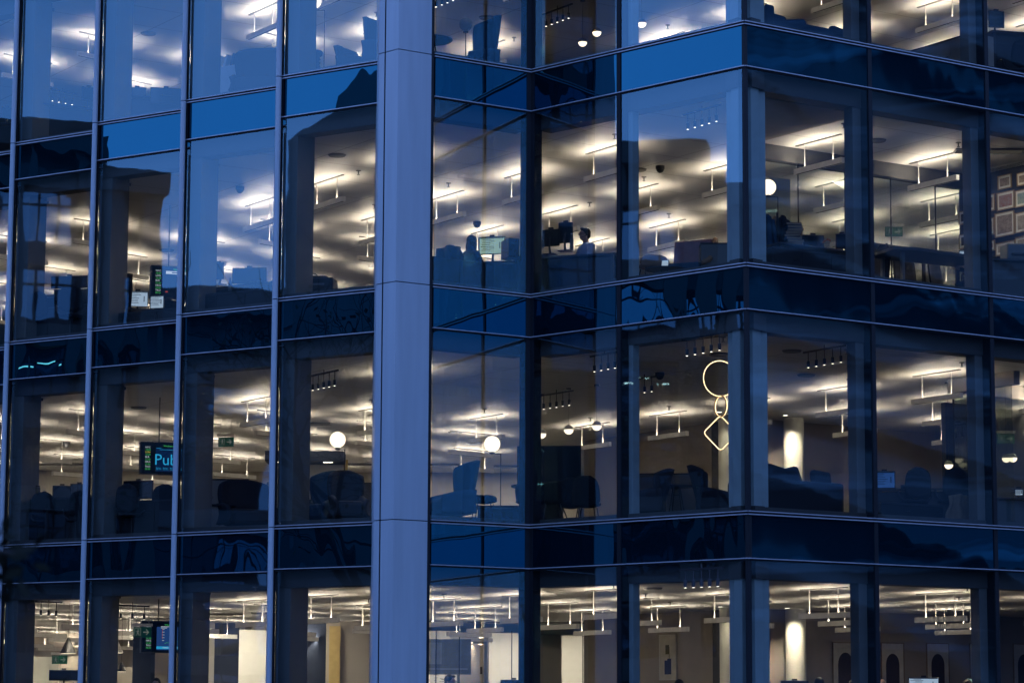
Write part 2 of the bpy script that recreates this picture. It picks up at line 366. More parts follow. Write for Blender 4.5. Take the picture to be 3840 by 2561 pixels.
# slabs and ceilings
back = 46
foot = [(-30, back), (-30, 26)] + [tuple(m_[0]+np.array([-1.92*6, 1.92*6])+np.array([.3, .4]))]
for i in range(5):
    a, b, d = segs[i]; n = nrm(d); foot += [tuple(a-n*.5), tuple(b-n*.5+np.array([.0, .0]))]
foot += [tuple(P[0]+np.array([.4, 1.2])), tuple(P[3]-nrm(vB)*.5), tuple(ic+np.array([-.0, .62])), tuple(c1-nrm(uC)*.5), tuple(oc+np.array([0, .7])), tuple(d_[3]-nrm(vD)*.5), (26, 20), (26, back)]
for k in range(-1, NF):
    Z = -FH*k
    mb = MB(); mb.prism(foot, Z-.9, Z+.04); bp(mb, 'floor_slab', M['carpet'])
    mb = MB(); mb.prism(foot, Z-.965, Z-.905); bp(mb, 'ceiling', M['ceil'])
# interior walls
A33 = np.array([math.cos(R(33.4)), math.sin(R(33.4))]); Bm = np.array([math.cos(R(-56.6)), math.sin(R(-56.6))])
def wall(p, q, z0, z1, m, name='partition_wall', th=.12):
    d = (np.array(q)-np.array(p)); d = d/np.linalg.norm(d); n = np.array([-d[1], d[0]]); p, q = np.array(p), np.array(q)
    mb = MB(); mb.prism([tuple(p), tuple(q), tuple(q+n*th), tuple(p+n*th)], z0, z1); return bp(mb, name, m)
core = np.array([1.2, 13.7])
for k in (2, 3):
    z0, z1 = -FH*k+.04, -FH*k+3.035
    mb = MB(); e = core-Bm*6.2; mb.prism([tuple(core), tuple(core+A33*16), tuple(core+A33*16-Bm*6), tuple(core-Bm*6)], z0, z1); bp(mb, 'core_wall', M['dwall'])
    mb = MB(); mb.prism([(-2.05, 19.2), (-1.22, 17.6), (-.6, 19.8), (-1.6, 20.5)], z0, z1); bp(mb, 'navy_wall', M['navy'])
    for cpt in ((2.19, 14.0-.25), (.77, 13.2)):
        mb = MB(); mb.lathe((cpt[0], cpt[1], 0), [(.215, z0), (.215, z1)], 32); bp(mb, 'round_column', M['cream'], smooth=False)
for k in (2, 3):
    for cpt in ((2.19, 13.75), (.77, 13.2)):
        r = empty('column_downlight', (cpt[0]-.25, cpt[1]-.75, -FH*k+3.03), 0, 'recessed downlight washing the %s round column, %s storey' % ('main' if cpt[0] > 1 else 'left', ['', '', 'lower middle', 'bottom'][k]), 'ceiling light')
        MB().lathe((0, 0, -.012), [(.07, 0), (.07, .012)], 20).build('trim_ring', M['case'], r); MB().lathe((0, 0, -.016), [(.05, 0), (.05, .003)], 20).build('diffuser', M['spot'], r)
        ld = bpy.data.lights.new('column_wash', 'SPOT'); ld.energy = 200 if cpt[0] > 1 else 25; ld.color = (1, .90, .70); ld.spot_size = R(70); ld.spot_blend = .8; ld.shadow_soft_size = .06
        lo = bpy.data.objects.new('column_wash', ld); COL.objects.link(lo); lo.parent = r; lo.location = (0, 0, -.05); lo.rotation_euler = Vector((.25, .75, -1.1)).to_track_quat('-Z', 'Y').to_euler()
wall((-30, 27), (-2, 27), -8+.04, -4.965, M['wall'])
wall((-30, 33), (-2, 33), -12+.04, -8.965, M['wall'])
wall((-9.3, 24.5), (-6.9, 26.4), -12+.04, -8.965, M['wall'])
wall((-30, 33), (26, 33), -4+.04, -.965, M['wall']); wall((-30, 33), (26, 33), .04, 3.035, M['wall'])
for k in range(4): wall((19, 10), (19, 33), -FH*k+.04, -FH*k+3.03, M['wall'])
exec_after = []

# ------------------------------------------------------------------ pendants on the building's two ceiling grids
def make_pendant():
    r = empty('pendant_light')
    mb = MB(); mb.box((0, 0, -.490), (1.32, .075, .075))
    for s in (-1, 1): mb.box((0, s*.0345, -.4425), (1.32, .006, .02)); mb.box((s*.657, 0, -.4425), (.006, .063, .02))
    b = mb.build('housing', M['lamp_body'], r)
    MB().box((0, 0, -.4500), (1.28, .055, .003)).build('diffuser', M['up'], b)
    MB().box((0, 0, -.5285), (1.28, .045, .002)).build('lower_diffuser', M['down'], b)
    ld = bpy.data.lights.new('downlight', 'AREA'); ld.shape = 'RECTANGLE'; ld.size = 1.2; ld.size_y = .04; ld.energy = DOWN; ld.color = (1, .86, .66); ld.spread = R(115)
    lo = bpy.data.objects.new('downlight', ld); COL.objects.link(lo); lo.parent = r; lo.location = (0, 0, -.533)
    MB().box((0, 0, -.012), (1.25, .05, .018)).build('ceiling_rail', M['case'], r)
    for s in (-1, 1): MB().tube([(s*.39, 0, -.02), (s*.39, 0, -.44)], .008, 6).build('suspension_rod', M['rod'], r)
    return r
pend0 = make_pendant(); used = [False]
O1 = np.array([-12.48, 12.97]); O2 = np.array([-5.08, 9.80]); la, lb = A33*2.73, Bm*2.73
nn_ = np.array([-.55, .835])
SS = ['top', 'upper middle', 'lower middle', 'bottom']
SB = ['left edge', 'first full window', 'second full window', 'third full window', 'window left of pier', 'behind pier', 'window right of pier', 'inner corner narrow window', 'window left of outer corner', 'window right of outer corner', 'second window from right', 'right edge window']
STO = ['the top storey', 'the second storey from the top', 'the second storey from the bottom', 'the bottom storey']
BAYS = [(-9999, 50, 'the sliver of window at the left edge'), (50, 355, 'the first full window from the left'), (355, 690, 'the second full window from the left'), (690, 1045, 'the third full window from the left'), (1045, 1420, 'the window left of the pale pier'), (1420, 1625, 'the strip hidden by the pale pier'), (1625, 1992, 'the window right of the pale pier'), (1992, 2325, 'the narrow window of the inner corner'), (2325, 2800, 'the window left of the outer corner'), (2800, 3275, 'the window right of the outer corner'), (3275, 3720, 'the second window from the right edge'), (3720, 99999, 'the window at the right edge')]
def bay(x): return [i for i, b in enumerate(BAYS) if b[0] <= x < b[1]][0]
cands = []
def inside(Pt, mrg):
    for a, b, d in segs:
        t = (Pt-a)@d; L = np.linalg.norm(b-a)
        if -.2 <= t <= L+.2 and (Pt-a)@(-nrm(d)) < mrg: return False
    return True
# window openings projected, to keep only pendants the photograph shows
def visible(Pt, k):
    Z = -FH*k
    for off in (-.7, 0, .7):
        for dz in (3.03, 2.55):
            dr = OR[0]; Q = Pt+dr*off; x, y = proj((Q[0], Q[1], Z+dz))
            if not (0 < x < 3840 and -20 < y < 2561): continue
            for a, b, d in segs:
                n = -nrm(d); r = np.array([Q[0]-CX, Q[1]-CY]); den = r@n
                s = ((a-CAMP[:2])@n)/den
                if not 0 < s < 1: continue
                h = CAMP[:2]+r*s; t = (h-a)@d
                if -.05 < t < np.linalg.norm(b-a)+.05:
                    z = CZ+(Z+dz-CZ)*s
                    if Z+.1 < z < Z+3.2: return True
    return False
OR = [None]
YM = {0: 18, 1: 27, 2: 26.5, 3: 32.5}
SKIP2 = {0: {(0, 0), (1, 0), (1, 1)}, 1: {(0, 3)}, 2: {(-1, 0), (0, 0), (1, 0), (0, 1), (0, 2), (1, 1), (1, 2), (0, 3), (1, 3)}, 3: {(0, 3)}}
for k in range(4):
    for i in range(-16, 30):
        for j in range(-16, 30):
            p1 = O1+np.array([1.95, -1.95])*i+np.array([1.95, 1.95])*j
            if p1@nn_ > 15.3 and p1[1] < YM[k] and p1[0] < 16 and inside(p1, 1.0) and not (k > 1 and (p1-core)@Bm < .4 and (p1-core)@A33 > -.8):
                OR[0] = np.array([.707, .707])
                if visible(p1, k): cands.append((k, p1, R(45), 1))
            p2 = O2+la*i+lb*j
            if p2@nn_ < 15.3 and inside(p2, 1.3) and (i, j) not in SKIP2[k] and p2[0] < 16 and p2[1] < YM[k] and not (k > 1 and (p2-core)@Bm < .4 and (p2-core)@A33 > -.8):
                OR[0] = Bm
                if visible(p2, k): cands.append((k, p2, R(-56.6), 2))
ORD = ['nearest', 'second', 'third', 'fourth', 'fifth', 'sixth', 'seventh', 'eighth', 'ninth', 'tenth', 'eleventh', 'twelfth', 'thirteenth', 'fourteenth', 'fifteenth', 'sixteenth', 'seventeenth', 'eighteenth', 'nineteenth', 'twentieth']
bins = {}
for c in cands:
    x, y = proj((c[1][0], c[1][1], -FH*c[0]+2.8)); bins.setdefault((c[0], bay(x)), []).append(c)
for (k, b), cs in sorted(bins.items(), key=lambda t: t[0]):
    cs.sort(key=lambda c: math.hypot(c[1][0]-CX, c[1][1]-CY))
    for i, (kk, p, rz, zn) in enumerate(cs):
        lab = '%s pendant light from the glass, %s storey, %s' % (ORD[min(i, 19)], SS[k], SB[b])
        loc = (p[0], p[1], -FH*k+3.035)
        if not used[0]:
            pend0.location = loc; pend0.rotation_euler.z = rz; tag(pend0, lab, 'pendant light', 'linear pendant lights under the office ceilings'); used[0] = True
        else: dup(pend0, loc, rz, lab)
print('pendants', len(cands))

# ------------------------------------------------------------------ street side: ground, opposite buildings, trees (all seen mirrored in the glass)
g = MB(); g.grid(lambda u, v: (-600+1200*u, -600+1200*v, -13.0), 8, 8); o = g.build('ground', mat('paving', (.06, .06, .062), .8, scale=.4)); o['kind'] = 'structure'
MS = mat('dark_stone', (.12, .11, .10), .8, var=.25, scale=.25)
MW = glass_mat('far_window', None, (.7, .85, 1), .38, .9, .004, .5, opaque=(.004, .006, .01))
ML = emis('lit_office', (1.0, .86, .5), 6.0); ML2 = emis('lit_tube', (1, .95, .85), 6.0)
def far_block(org, along, wid, top, dep, name, label, bayw=3.2, fl=3.7, lit=(), MS=MS):
    """org: nearest-left bottom corner at street level, along: unit vector of the facade, facade faces to the right of along"""
    r = empty(name, (org[0], org[1], -13), math.atan2(along[1], along[0]), label, 'building')
    H = top+13; nb = int(wid/bayw); nf = int((H-1)/fl)
    MB().box((wid/2, dep/2+.5, H/2), (wid, dep, H)).build('wall', MS, r)
    mb = MB(); mp = MB(); mw = []
    for i in range(nb+1): mp.box((i*wid/nb, .0, H/2), (.75, 1.0, H))
    for f in range(nf+1): mp.box((wid/2, .15, f*fl+.5), (wid, .7, .9))
    mp.box((wid/2, .0, H+.3), (wid+1.2, 1.6, .9)); mp.box((wid/2+3, dep/2, H+1.1), (wid-9, dep-2, 1.8))
    mp.build('stone_grid', MS, r)
    n = 0
    for f in range(nf):
        for i in range(nb):
            hw = (fl-1.0)/2
            if n >= 92: break
            z = f*fl+.95+(fl-.95)/2; x = (i+.5)*wid/nb; n += 1
            w = MB(); ww = wid/nb-.8; w.add([(x-ww/2, .46, z-hw), (x+ww/2, .46, z-hw), (x+ww/2, .46, z+hw), (x-ww/2, .46, z+hw)], [(0, 1, 2, 3)]); q = w.build('window', MW, r)
            w = MB()
            for t in (-.17, .17): w.box((x+ww*t, .43, z), (.09, .05, 2*hw))
            w.box((x, .43, z+.5), (ww, .05, .08)); w.build('window_bars', M['black'], q)
            if (f, i) in lit:
                w = MB(); 
                for t in range(3): w.box((x-ww/2+.5+t*.7, .40, z+.3+.22*(t % 2)), (.34, .03, .045))
                w.build('light_tube', ML2 if (f+i) % 3 else ML, q)
    return r
rnd = random.Random(3)
far_block((-60.4, -6.4), np.array([0, 1.0]), 3.1, 8.5, 13, 'office_wing', 'narrow low wing at the right end of the gridded block, mirrored in the second window', bayw=1.5, fl=3.05)
far_block((-60, -3.3), np.array([0, 1.0]), 33.3, 10.1, 14, 'stone_office_block', 'dark stone office block with a window grid, mirrored in the left windows', bayw=2.8, fl=3.05, lit={(f, i) for f in (4, 5) for i in range(12) if rnd.random() < .26})
far_block((-50, -29.3), np.array([0, 1.0]), 14, 12, 16, 'tall_office_block', 'second dark office block mirrored in the window beside the pale pier', bayw=2.6, fl=3.4, lit={(1, 2), (2, 4), (3, 3)}, MS=mat('pale_stone', (.17, .17, .165), .8, var=.15, scale=.3))
far_block((-96, -33), np.array([0, 1.0]), 103, 9.0, 14, 'terrace_row', 'pale terrace row far across the square, mirrored between the two blocks', bayw=8, MS=mat('pale_render', (.15, .16, .165), .8, var=.15, scale=.3))
far_block((-12, -78), np.array([-1.0, 0]), 62, 36, 16, 'rear_office_block', 'tall unlit office block behind the viewer, mirrored in the inner corner windows', bayw=6, fl=4.2, MS=mat('charcoal_clad', (.03, .03, .035), .8))
far_block((62.7, 19), -np.array([0.12, .99])/np.hypot(.12, .99), 90, 19, 16, 'high_dark_block', 'high dark block mirrored in the windows right of the outer corner', bayw=5.5, fl=4, MS=mat('soot_clad', (.03, .03, .035), .8))
# wrinkled sheeting over its scaffold
sh = MB()
def shf(u, v):
    y = -62+66*u; z = -12+30*v; s = y*.35+z*.9+2.2*math.sin(y*.11+z*.05); q = abs(math.sin(s*.33))**.35; q2 = abs(math.sin(s*.9+1.3*math.sin(z*.3)))**.5
    x = 47.8+.12*(y+62)+1.5*q+.45*q2
    return x, y, z
sh.grid(shf, 220, 130)
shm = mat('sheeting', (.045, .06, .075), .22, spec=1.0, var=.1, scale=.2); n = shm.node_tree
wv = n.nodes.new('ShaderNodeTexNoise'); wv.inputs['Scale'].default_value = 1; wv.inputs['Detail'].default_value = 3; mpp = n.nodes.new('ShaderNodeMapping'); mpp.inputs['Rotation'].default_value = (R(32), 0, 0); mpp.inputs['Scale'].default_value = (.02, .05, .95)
tcc = n.nodes.new('ShaderNodeTexCoord'); rr = n.nodes.new('ShaderNodeValToRGB'); rr.color_ramp.elements[0].position = .56; rr.color_ramp.elements[0].color = (.02, .028, .035, 1); rr.color_ramp.elements[1].position = .74; rr.color_ramp.elements[1].color = (.5, .55, .6, 1)  # pale diagonal streaks painted in as sky light caught on the folds
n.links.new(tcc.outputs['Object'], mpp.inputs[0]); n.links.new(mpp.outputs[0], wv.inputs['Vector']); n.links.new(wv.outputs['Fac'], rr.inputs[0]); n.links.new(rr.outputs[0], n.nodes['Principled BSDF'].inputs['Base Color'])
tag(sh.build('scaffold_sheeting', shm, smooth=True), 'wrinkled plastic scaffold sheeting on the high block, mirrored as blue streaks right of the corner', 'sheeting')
def tree(x, y, h, seed, label, leaves=500, name='bare_tree', z0=-13):
    rn = random.Random(seed); br = MB(); lf = MB()
    def leaf(p, s=.17):
        a = [rn.uniform(-1, 1) for _ in range(6)]; u = Vector(a[:3]).normalized(); w = u.cross(Vector(a[3:])).normalized(); p = Vector(p)
        lf.add([p, p+u*s*.5+w*s*.35, p+u*s, p+u*s*.5-w*s*.35], [(0, 1, 2, 3)])
    def grow(p, d, L, r, lv):
        pts = [p]; q = p.copy(); dd = d.copy(); n = 4 if lv < 3 else 3
        for i in range(n):
            dd = (dd+Vector((rn.gauss(0, .13), rn.gauss(0, .13), rn.gauss(.03, .08)))).normalized(); q = q+dd*L/n; pts.append(q.copy())
        br.tube(pts, [r*(1-.45*i/n) for i in range(n+1)], 6 if lv < 2 else 3, caps=False)
        if lv >= 6:
            return
        if lv >= 3:
            for t in range((leaves // 300 if lv < 5 else 1)): leaf(pts[-1]+Vector((rn.gauss(0, .25), rn.gauss(0, .25), rn.gauss(0, .25))))
        k = 3 if lv in (0, 1, 2) else 2+(rn.random() < .45)
        for i in range(k):
            a = rn.uniform(0, 6.28); sp = rn.uniform(.35, .8); v = dd.orthogonal().normalized(); v = Matrix.Rotation(a, 3, dd) @ v
            grow(pts[-1-(i % 2)*(lv > 0)], (dd*math.cos(sp)+v*math.sin(sp)).normalized(), L*rn.uniform(.66, .84), r*.60, lv+1)
    r = empty(name, (x, y, z0), 0, label, 'tree', 'bare plane trees mirrored in the glass' if name == 'bare_tree' else None)
    grow(Vector((0, 0, 0)), Vector((0, 0, 1)), h*.32, h*.018, 0)
    br.build('trunk', M['bark'], r); 
    if lf.v: lf.build('crown', M['leaf'], r)
    return r
for i, (x, y, h) in enumerate([(-25, -4.5, 13), (-29, -9.5, 12), (-33, 2.5, 11), (-36, -15, 12), (-40, 9, 10)]):
    tree(x, y, h, 11+i, 'bare tree %s mirrored in the lower windows' % ['nearest the pale pier,', 'second from the pale pier,', 'third from the pale pier,', 'fourth from the pale pier,', 'farthest left,'][i], 1500)

# ------------------------------------------------------------------ furniture and fittings (seen through the glass)
ZF = lambda k: -FH*k+.04
CE = lambda k: -FH*k+3.035
def monitor(loc, rz, w=.62, h=.36, label='', scr='k', zc=None, group=None, tilt=0):
    """loc: foot of the stand; zc: height of the panel centre over the foot; the screen faces local -Y"""
    zc = zc or .38; r = empty('monitor', loc, rz, label, 'monitor', group)
    mb = MB(); mb.box((0, 0, zc), (w, .028, h), rx=tilt); c = mb.build('case', M['plastic'], r, bevel=.005)
    s = MB(); s.box((0, -.0165, zc), (w-.03, .004, h-.03)); sc = s.build('screen', M['scr_'+scr], r)
    if scr != 'k':
        t = MB(); rn = random.Random(int(abs(loc[0])*100))
        for i in range(7): t.box((-w*.18+rn.uniform(-.03, .03), -.0195, zc+h*.34-i*h*.1), (rn.uniform(.12, .26), .002, .008))
        t.box((w*.3, -.0195, zc), (.015, .002, h*.35)); t.box((0, -.0195, zc+h*.42), (w*.9, .002, .016)); t.build('screen_content', M['scr_k'], r)
    MB().tube([(0, .03, .01), (0, .07, zc*.5), (0, .03, zc)], [.022, .02, .018], 8).build('stand', M['plastic'], r)
    MB().box((0, .04, .008), (.22, .18, .016)).build('base', M['plastic'], r)
    MB().box((0, -.0, zc+h/2+.018), (.09, .03, .03)).build('webcam', M['plastic'], r)
    return r
def desk(loc, rz, w, d, label, h=.73, screen=0, group=None, plain=False):
    r = empty('desk', loc, rz, label, 'desk', group)
    MB().box((0, 0, h-.015), (w, d, .03)).build('desktop', M['desk'], r, bevel=.004)
    for x in (-1, 1):
        for y in (-1, 1): MB().box((x*(w/2-.06), y*(d/2-.06), h/2-.015), (.05, .05, h-.03)).build('leg', M['desk'], r)
    if plain: return r
    MB().box((0, -d/2+.12, h*.5-.01), (w*.9, .025, h-.08)).build('modesty_panel', M['plastic'], r)
    MB().box((w*.3, .02, h*.42), (.42, d*.7, h*.8)).build('pedestal', M['plastic'], r, bevel=.005)
    return r
def office_chair(loc, rz, label, m='fabric', name='office_chair', coat=False):
    r = empty(name, loc, rz, label, 'office chair')
    MB().ell((0, 0, .47), (.25, .24, .05), 20).build('seat', M[m], r, smooth=True)
    def fn(u, v):
        x = (u-.5)*2; z = v; wd = .24*(1-.25*z**3)*math.sqrt(max(.05, 1-abs(2*z-1)**6)); return x*wd, .22+.05*x*x*-1+.05*z, .52+.52*z
    g = MB(); g.grid(fn, 8, 10); g.build('backrest', M[m], r, smooth=True, solid=.035)
    MB().tube([(0, 0, .08), (0, 0, .45)], .03, 8).build('column', M['plastic'], r)
    b = MB()
    for i in range(5): a = i*1.2566; b.tube([(0, 0, .09), (.3*math.cos(a), .3*math.sin(a), .05)], [.025, .014], 6); b.ell((.3*math.cos(a), .3*math.sin(a), .028), (.028, .028, .028), 8)
    b.build('base', M['plastic'], r)
    for s in (-1, 1): MB().tube([(s*.2, .1, .47), (s*.29, .05, .55), (s*.29, -.02, .68), (s*.29, -.2, .69)], .016, 6).build('armrest', M['plastic'], r)
    return r
def shell_chair(loc, rz, label, group=None, m='fabric', legs='plastic', h=.82):
    r = empty('meeting_chair', loc, rz, label, 'chair', group)
    def fn(u, v):
        x = (u-.5)*2
        if v < .45: t = v/.45; y = -.22+.38*t; z = .46-.03*math.sin(t*3.1); wd = .24*(.8+.2*t)
        else: t = (v-.45)/.55; y = .16+.10*t; z = .46+(h-.46)*t; wd = .25*math.sqrt(max(.12, 1-t**5*.9))
        return x*wd, y-.07*x*x*(1 if v > .45 else 0), z+.05*x*x*(1-v)
    g = MB(); g.grid(fn, 8, 14); g.build('seat_shell', M[m], r, smooth=True, solid=.03)
    for x in (-1, 1):
        for y in (-1, 1): MB().tube([(x*.14, y*.12, .43), (x*.21, y*.19, .0)], [.012, .009], 6).build('leg', M[legs], r)
    return r
def wing_chair(loc, rz, label, m='blue_fabric', h=1.12, w=.74):
    r = empty('wingback_armchair', loc, rz, label, 'armchair')
    def back(u, v):
        x = (u-.5)*2; z = v; ww = w/2*(.80+.20*math.sin(z*2.6)); cur = .22*abs(x)**2.2*(.35+.65*z)*(1 if z < .97 else .9)
        return x*ww, .26+.16*z-cur*1.3, .40+(h-.40)*z-.10*(abs(x)**3)*(z**4)
    g = MB(); g.grid(back, 12, 12); g.build('backrest', M[m], r, smooth=True, solid=.07)
    MB().box((0, -.03, .33), (w*.84, .62, .30)).build('seat', M[m], r, bevel=.08, smooth=False)
    for s in (-1, 1):
        def arm(u, v): return s*(w/2-.02-.05*math.sin(v*3)), .26-.62*u, .20+.40*v*(1-.30*u**2)
        g = MB(); g.grid(arm, 8, 4); g.build('armrest', M[m], r, smooth=True, solid=.06)
    MB().tube([(0, 0, .03), (0, 0, .34)], .025, 8).build('column', M['plastic'], r)
    b = MB()
    for i in range(4): a = .78+i*1.5708; b.tube([(0, 0, .06), (.3*math.cos(a), .3*math.sin(a), .012)], [.02, .012], 6)
    b.build('base', M['plastic'], r)
    return r
def globe_lamp(loc, zc, rad, rz, label, on=True, arm=.2):
    """L-shaped stand: vertical pole on the right, short arm, globe on the arm; loc under the globe"""
    r = empty('globe_floor_lamp', loc, rz, label, 'floor lamp'); h = zc-loc[2]
    MB().ell((0, 0, h), (rad, rad, rad), 32).build('globe', M['globe'] if on else M['globe_off'], r, smooth=True)
    MB().lathe((0, 0, h-rad-.03), [(.05, 0), (.05, .02), (.025, .035)], 16).build('globe_cup', M['plastic'], r)
    MB().box((arm*.4, 0, h-rad-.035), (arm*1.25, .014, .012)).build('arm', M['plastic'], r)
    MB().tube([(arm, 0, .01), (arm, 0, h-rad-.03)], .009, 8).build('pole', M['plastic'], r)
    MB().lathe((arm*.5, 0, 0), [(.14, 0), (.14, .02), (.13, .025)], 24).build('base', M['plastic'], r)
    return r
def half_globe(P, zc, rad, label, col='plastic'):
    k0 = P[2]; r = empty('half_globe_pendant', (P[0], P[1], k0), 0, label, 'pendant lamp', 'half globe pendant lamps'); z = zc-k0
    MB().tube([(0, 0, 0), (0, 0, z+rad)], .003, 5).build('cord', M['plastic'], r)
    MB().ell((0, 0, z), (rad, rad, rad), 28, 0, 1).build('cap', M[col], r, smooth=True)
    MB().ell((0, 0, z-.001), (rad*.985, rad*.985, rad*.985), 28, -1, 0).build('diffuser', M['globe'], r, smooth=True)
    MB().lathe((0, 0, -.025), [(.05, 0), (.05, .025)], 16).build('canopy', M['plastic'], r)
    return r
def spot_track(ta, a, b, k, n, label, drop=.34, dark=True):
    pa, pb = atz(T(ta, *a), CE(k)-drop), atz(T(ta, *b), CE(k)-drop); L = np.hypot(*(pb-pa)[:2]); c = (pa+pb)/2
    rz = math.atan2(pb[1]-pa[1], pb[0]-pa[0]); r = empty('spotlight_track', (c[0], c[1], CE(k)), rz, label, 'spotlight track', 'tracks of small cylinder spotlights')
    MB().box((0, 0, -.07), (L+.25, .03, .03)).build('track', M['plastic'], r); MB().tube([(0, 0, 0), (0, 0, -.07)], .01, 6).build('stem', M['plastic'], r)
    for i in range(n):
        x = -L/2+L*i/max(1, n-1); s = MB(); s.lathe((x, 0, -drop), [(.022, 0), (.026, .005), (.026, .105), (.023, .11)], 14); s.tube([(x, 0, -drop+.11), (x, 0, -.08)], .008, 5)
        s = s.build('spotlight', M['case'] if not dark else M['desk'], r)
        MB().lathe((x, 0, -drop-.001), [(.018, -.002), (.018, .002)], 14).build('spotlight_face', M['spot'], s)
def exit_sign(Pt, k, zc, rz, label):
    r = empty('exit_sign', (Pt[0], Pt[1], CE(k)), rz, label, 'exit sign', 'green emergency exit signs'); z = zc-CE(k)
    for s in (-1, 1): MB().tube([(s*.13, 0, 0), (s*.13, 0, z+.13)], .004, 5).build('rod', M['rod'], r)
    MB().box((0, 0, z+.14), (.40, .05, .05)).build('housing', M['lamp_body'], r); MB().box((0, 0, z), (.36, .012, .20)).build('panel', M['green'], r)
    a = MB(); y = -.009                # left: figure leaving through a door; right: arrow
    def pl(pts): n = len(pts); a.add([(x, y, z+q) for x, q in pts], [tuple(range(n))])
    pl([(.14, .0), (.09, .055), (.07, .055), (.105, .012), (.02, .012), (.02, -.012), (.105, -.012), (.07, -.055), (.09, -.055)])
    a.box((-.155, y, z), (.008, .002, .15)); a.box((-.03, y, z), (.008, .002, .15)); a.box((-.0925, y, z+.073), (.13, .002, .008))
    pl([(-.085+.014*math.cos(t), .045+.014*math.sin(t)) for t in [i*.785 for i in range(8)]])
    pl([(-.10, .028), (-.075, .028), (-.08, -.015), (-.10, -.015)]); pl([(-.10, -.015), (-.085, -.015), (-.112, -.065), (-.125, -.065)]); pl([(-.09, -.015), (-.078, -.015), (-.058, -.035), (-.055, -.065), (-.07, -.065), (-.073, -.04)]); pl([(-.10, .022), (-.105, .01), (-.135, .005), (-.13, .018)]); pl([(-.075, .022), (-.05, .005), (-.055, -.003), (-.08, .01)])
    a.build('pictogram', M['signwhite'], r)
def wall_screen(loc, rz, w, h, label, mode):
    r = empty('hanging_screen', loc, rz, label, 'display screen', None)
    MB().box((0, .09, 0), (w, .18, h)).build('case', M['plastic'], r, bevel=.006)
    for s in (-1, 1): MB().tube([(s*.18+.0, .1, h/2), (s*.18, .1, mode['up'])], .012, 6).build('hanger', M['case'], r)
    MB().box((0, -.003, 0), (w-.05, .004, h-.05)).build('screen', M['scr_k'], r)
    x0 = -w/2+.09; rows = [('NYC', mode['t'][0]), ('LDN', mode['t'][1]), ('BLR', mode['t'][2]), ('HKG', mode['t'][3]), ('TKO', mode['t'][4])]
    z = h/2-.125; st = (h-.16)/10
    for i, (c, t) in enumerate(rows):
        text(c, st*1.05, M['txt_y'] if (c == 'LDN' and mode['y']) else M['txt_w'], r, (x0, -.008, z-i*2*st), name='city_code')
        text(t, st*1.0, M['txt_g'], r, (x0, -.008, z-(i*2+1)*st), name='clock_time')
    text('Wednesday', st*1.1, M['txt_g'], r, (x0+.24+.12, -.008, h/2-.09), name='weekday')
    xl = x0+.21; ww = w/2-.03-xl; xc = xl+ww/2
    if mode['c'] == 'pub':
        MB().box((xc, -.006, -.03), (ww, .002, h-.17)).build('slide', mat('slide', (.0, .004, .02), .3, emit=(.0, .02, .10), es=.5), r)
        text('Pub', .31, M['txt_c'], r, (xl-.03, -.009, -.13), name='headline')
        MB().box((xl+.45, -.009, .17), (.75, .002, .006)).box((xl+.06, -.009, .2), (.1, .002, .006)).build('rule', M['txt_c'], r)
        for q in range(5): text('Business\nnews line', .028, M['txt_c'], r, (xl+.01+q*.14, -.009, -.20), name='caption')
    elif mode['c'] == 'chart':
        MB().box((xc, -.006, -.03), (ww, .002, h-.17)).build('slide', M['scr_b'], r)
        pts = [(0, .0), (.04, .02), (.08, .015), (.12, .03), (.16, .025), (.2, .04), (.24, .035), (.27, .05), (.29, .12), (.31, .19), (.33, .17), (.4, .24), (.5, .22), (.6, .3)]
        MB().tube([(xl+.16+p[0], -.010, -.13+p[1]) for p in pts], .004, 4).build('chart_line', M['txt_g'], r)
        m = MB()
        for q in range(5): m.box((xl+.13, -.009, -.07+q*.055), (.045, .002, .008))
        m.box((xl+.18, -.009, .2), (.2, .002, .012)); m.box((xl+.14, -.009, .175), (.12, .002, .010)); m.build('axis_marks', M['txt_w'], r)
        MB().box((xc, -.009, -h/2+.10), (ww, .002, .05)).build('ticker_band', M['txt_c'], r); text('MARKETS   15:50   FTSE   S&P   NIKKEI', .032, M['txt_w'], r, (xl+.12, -.011, -h/2+.09), name='ticker')
        MB().box((xl+.11, -.009, .06), (.008, .002, .2)).build('red_bar', M['txt_r'], r)
    else:
        MB().box((xc, -.006, h/2-.135), (ww, .002, .06)).build('banner', M['txt_w'], r); MB().box((xl+.2, -.009, h/2-.135), (.16, .002, .022)).build('banner_text', M['scr_k'], r)
        MB().box((xl+.02, -.009, -h/2+.13), (.05, .002, .03)).build('red_tag', M['txt_r'], r)
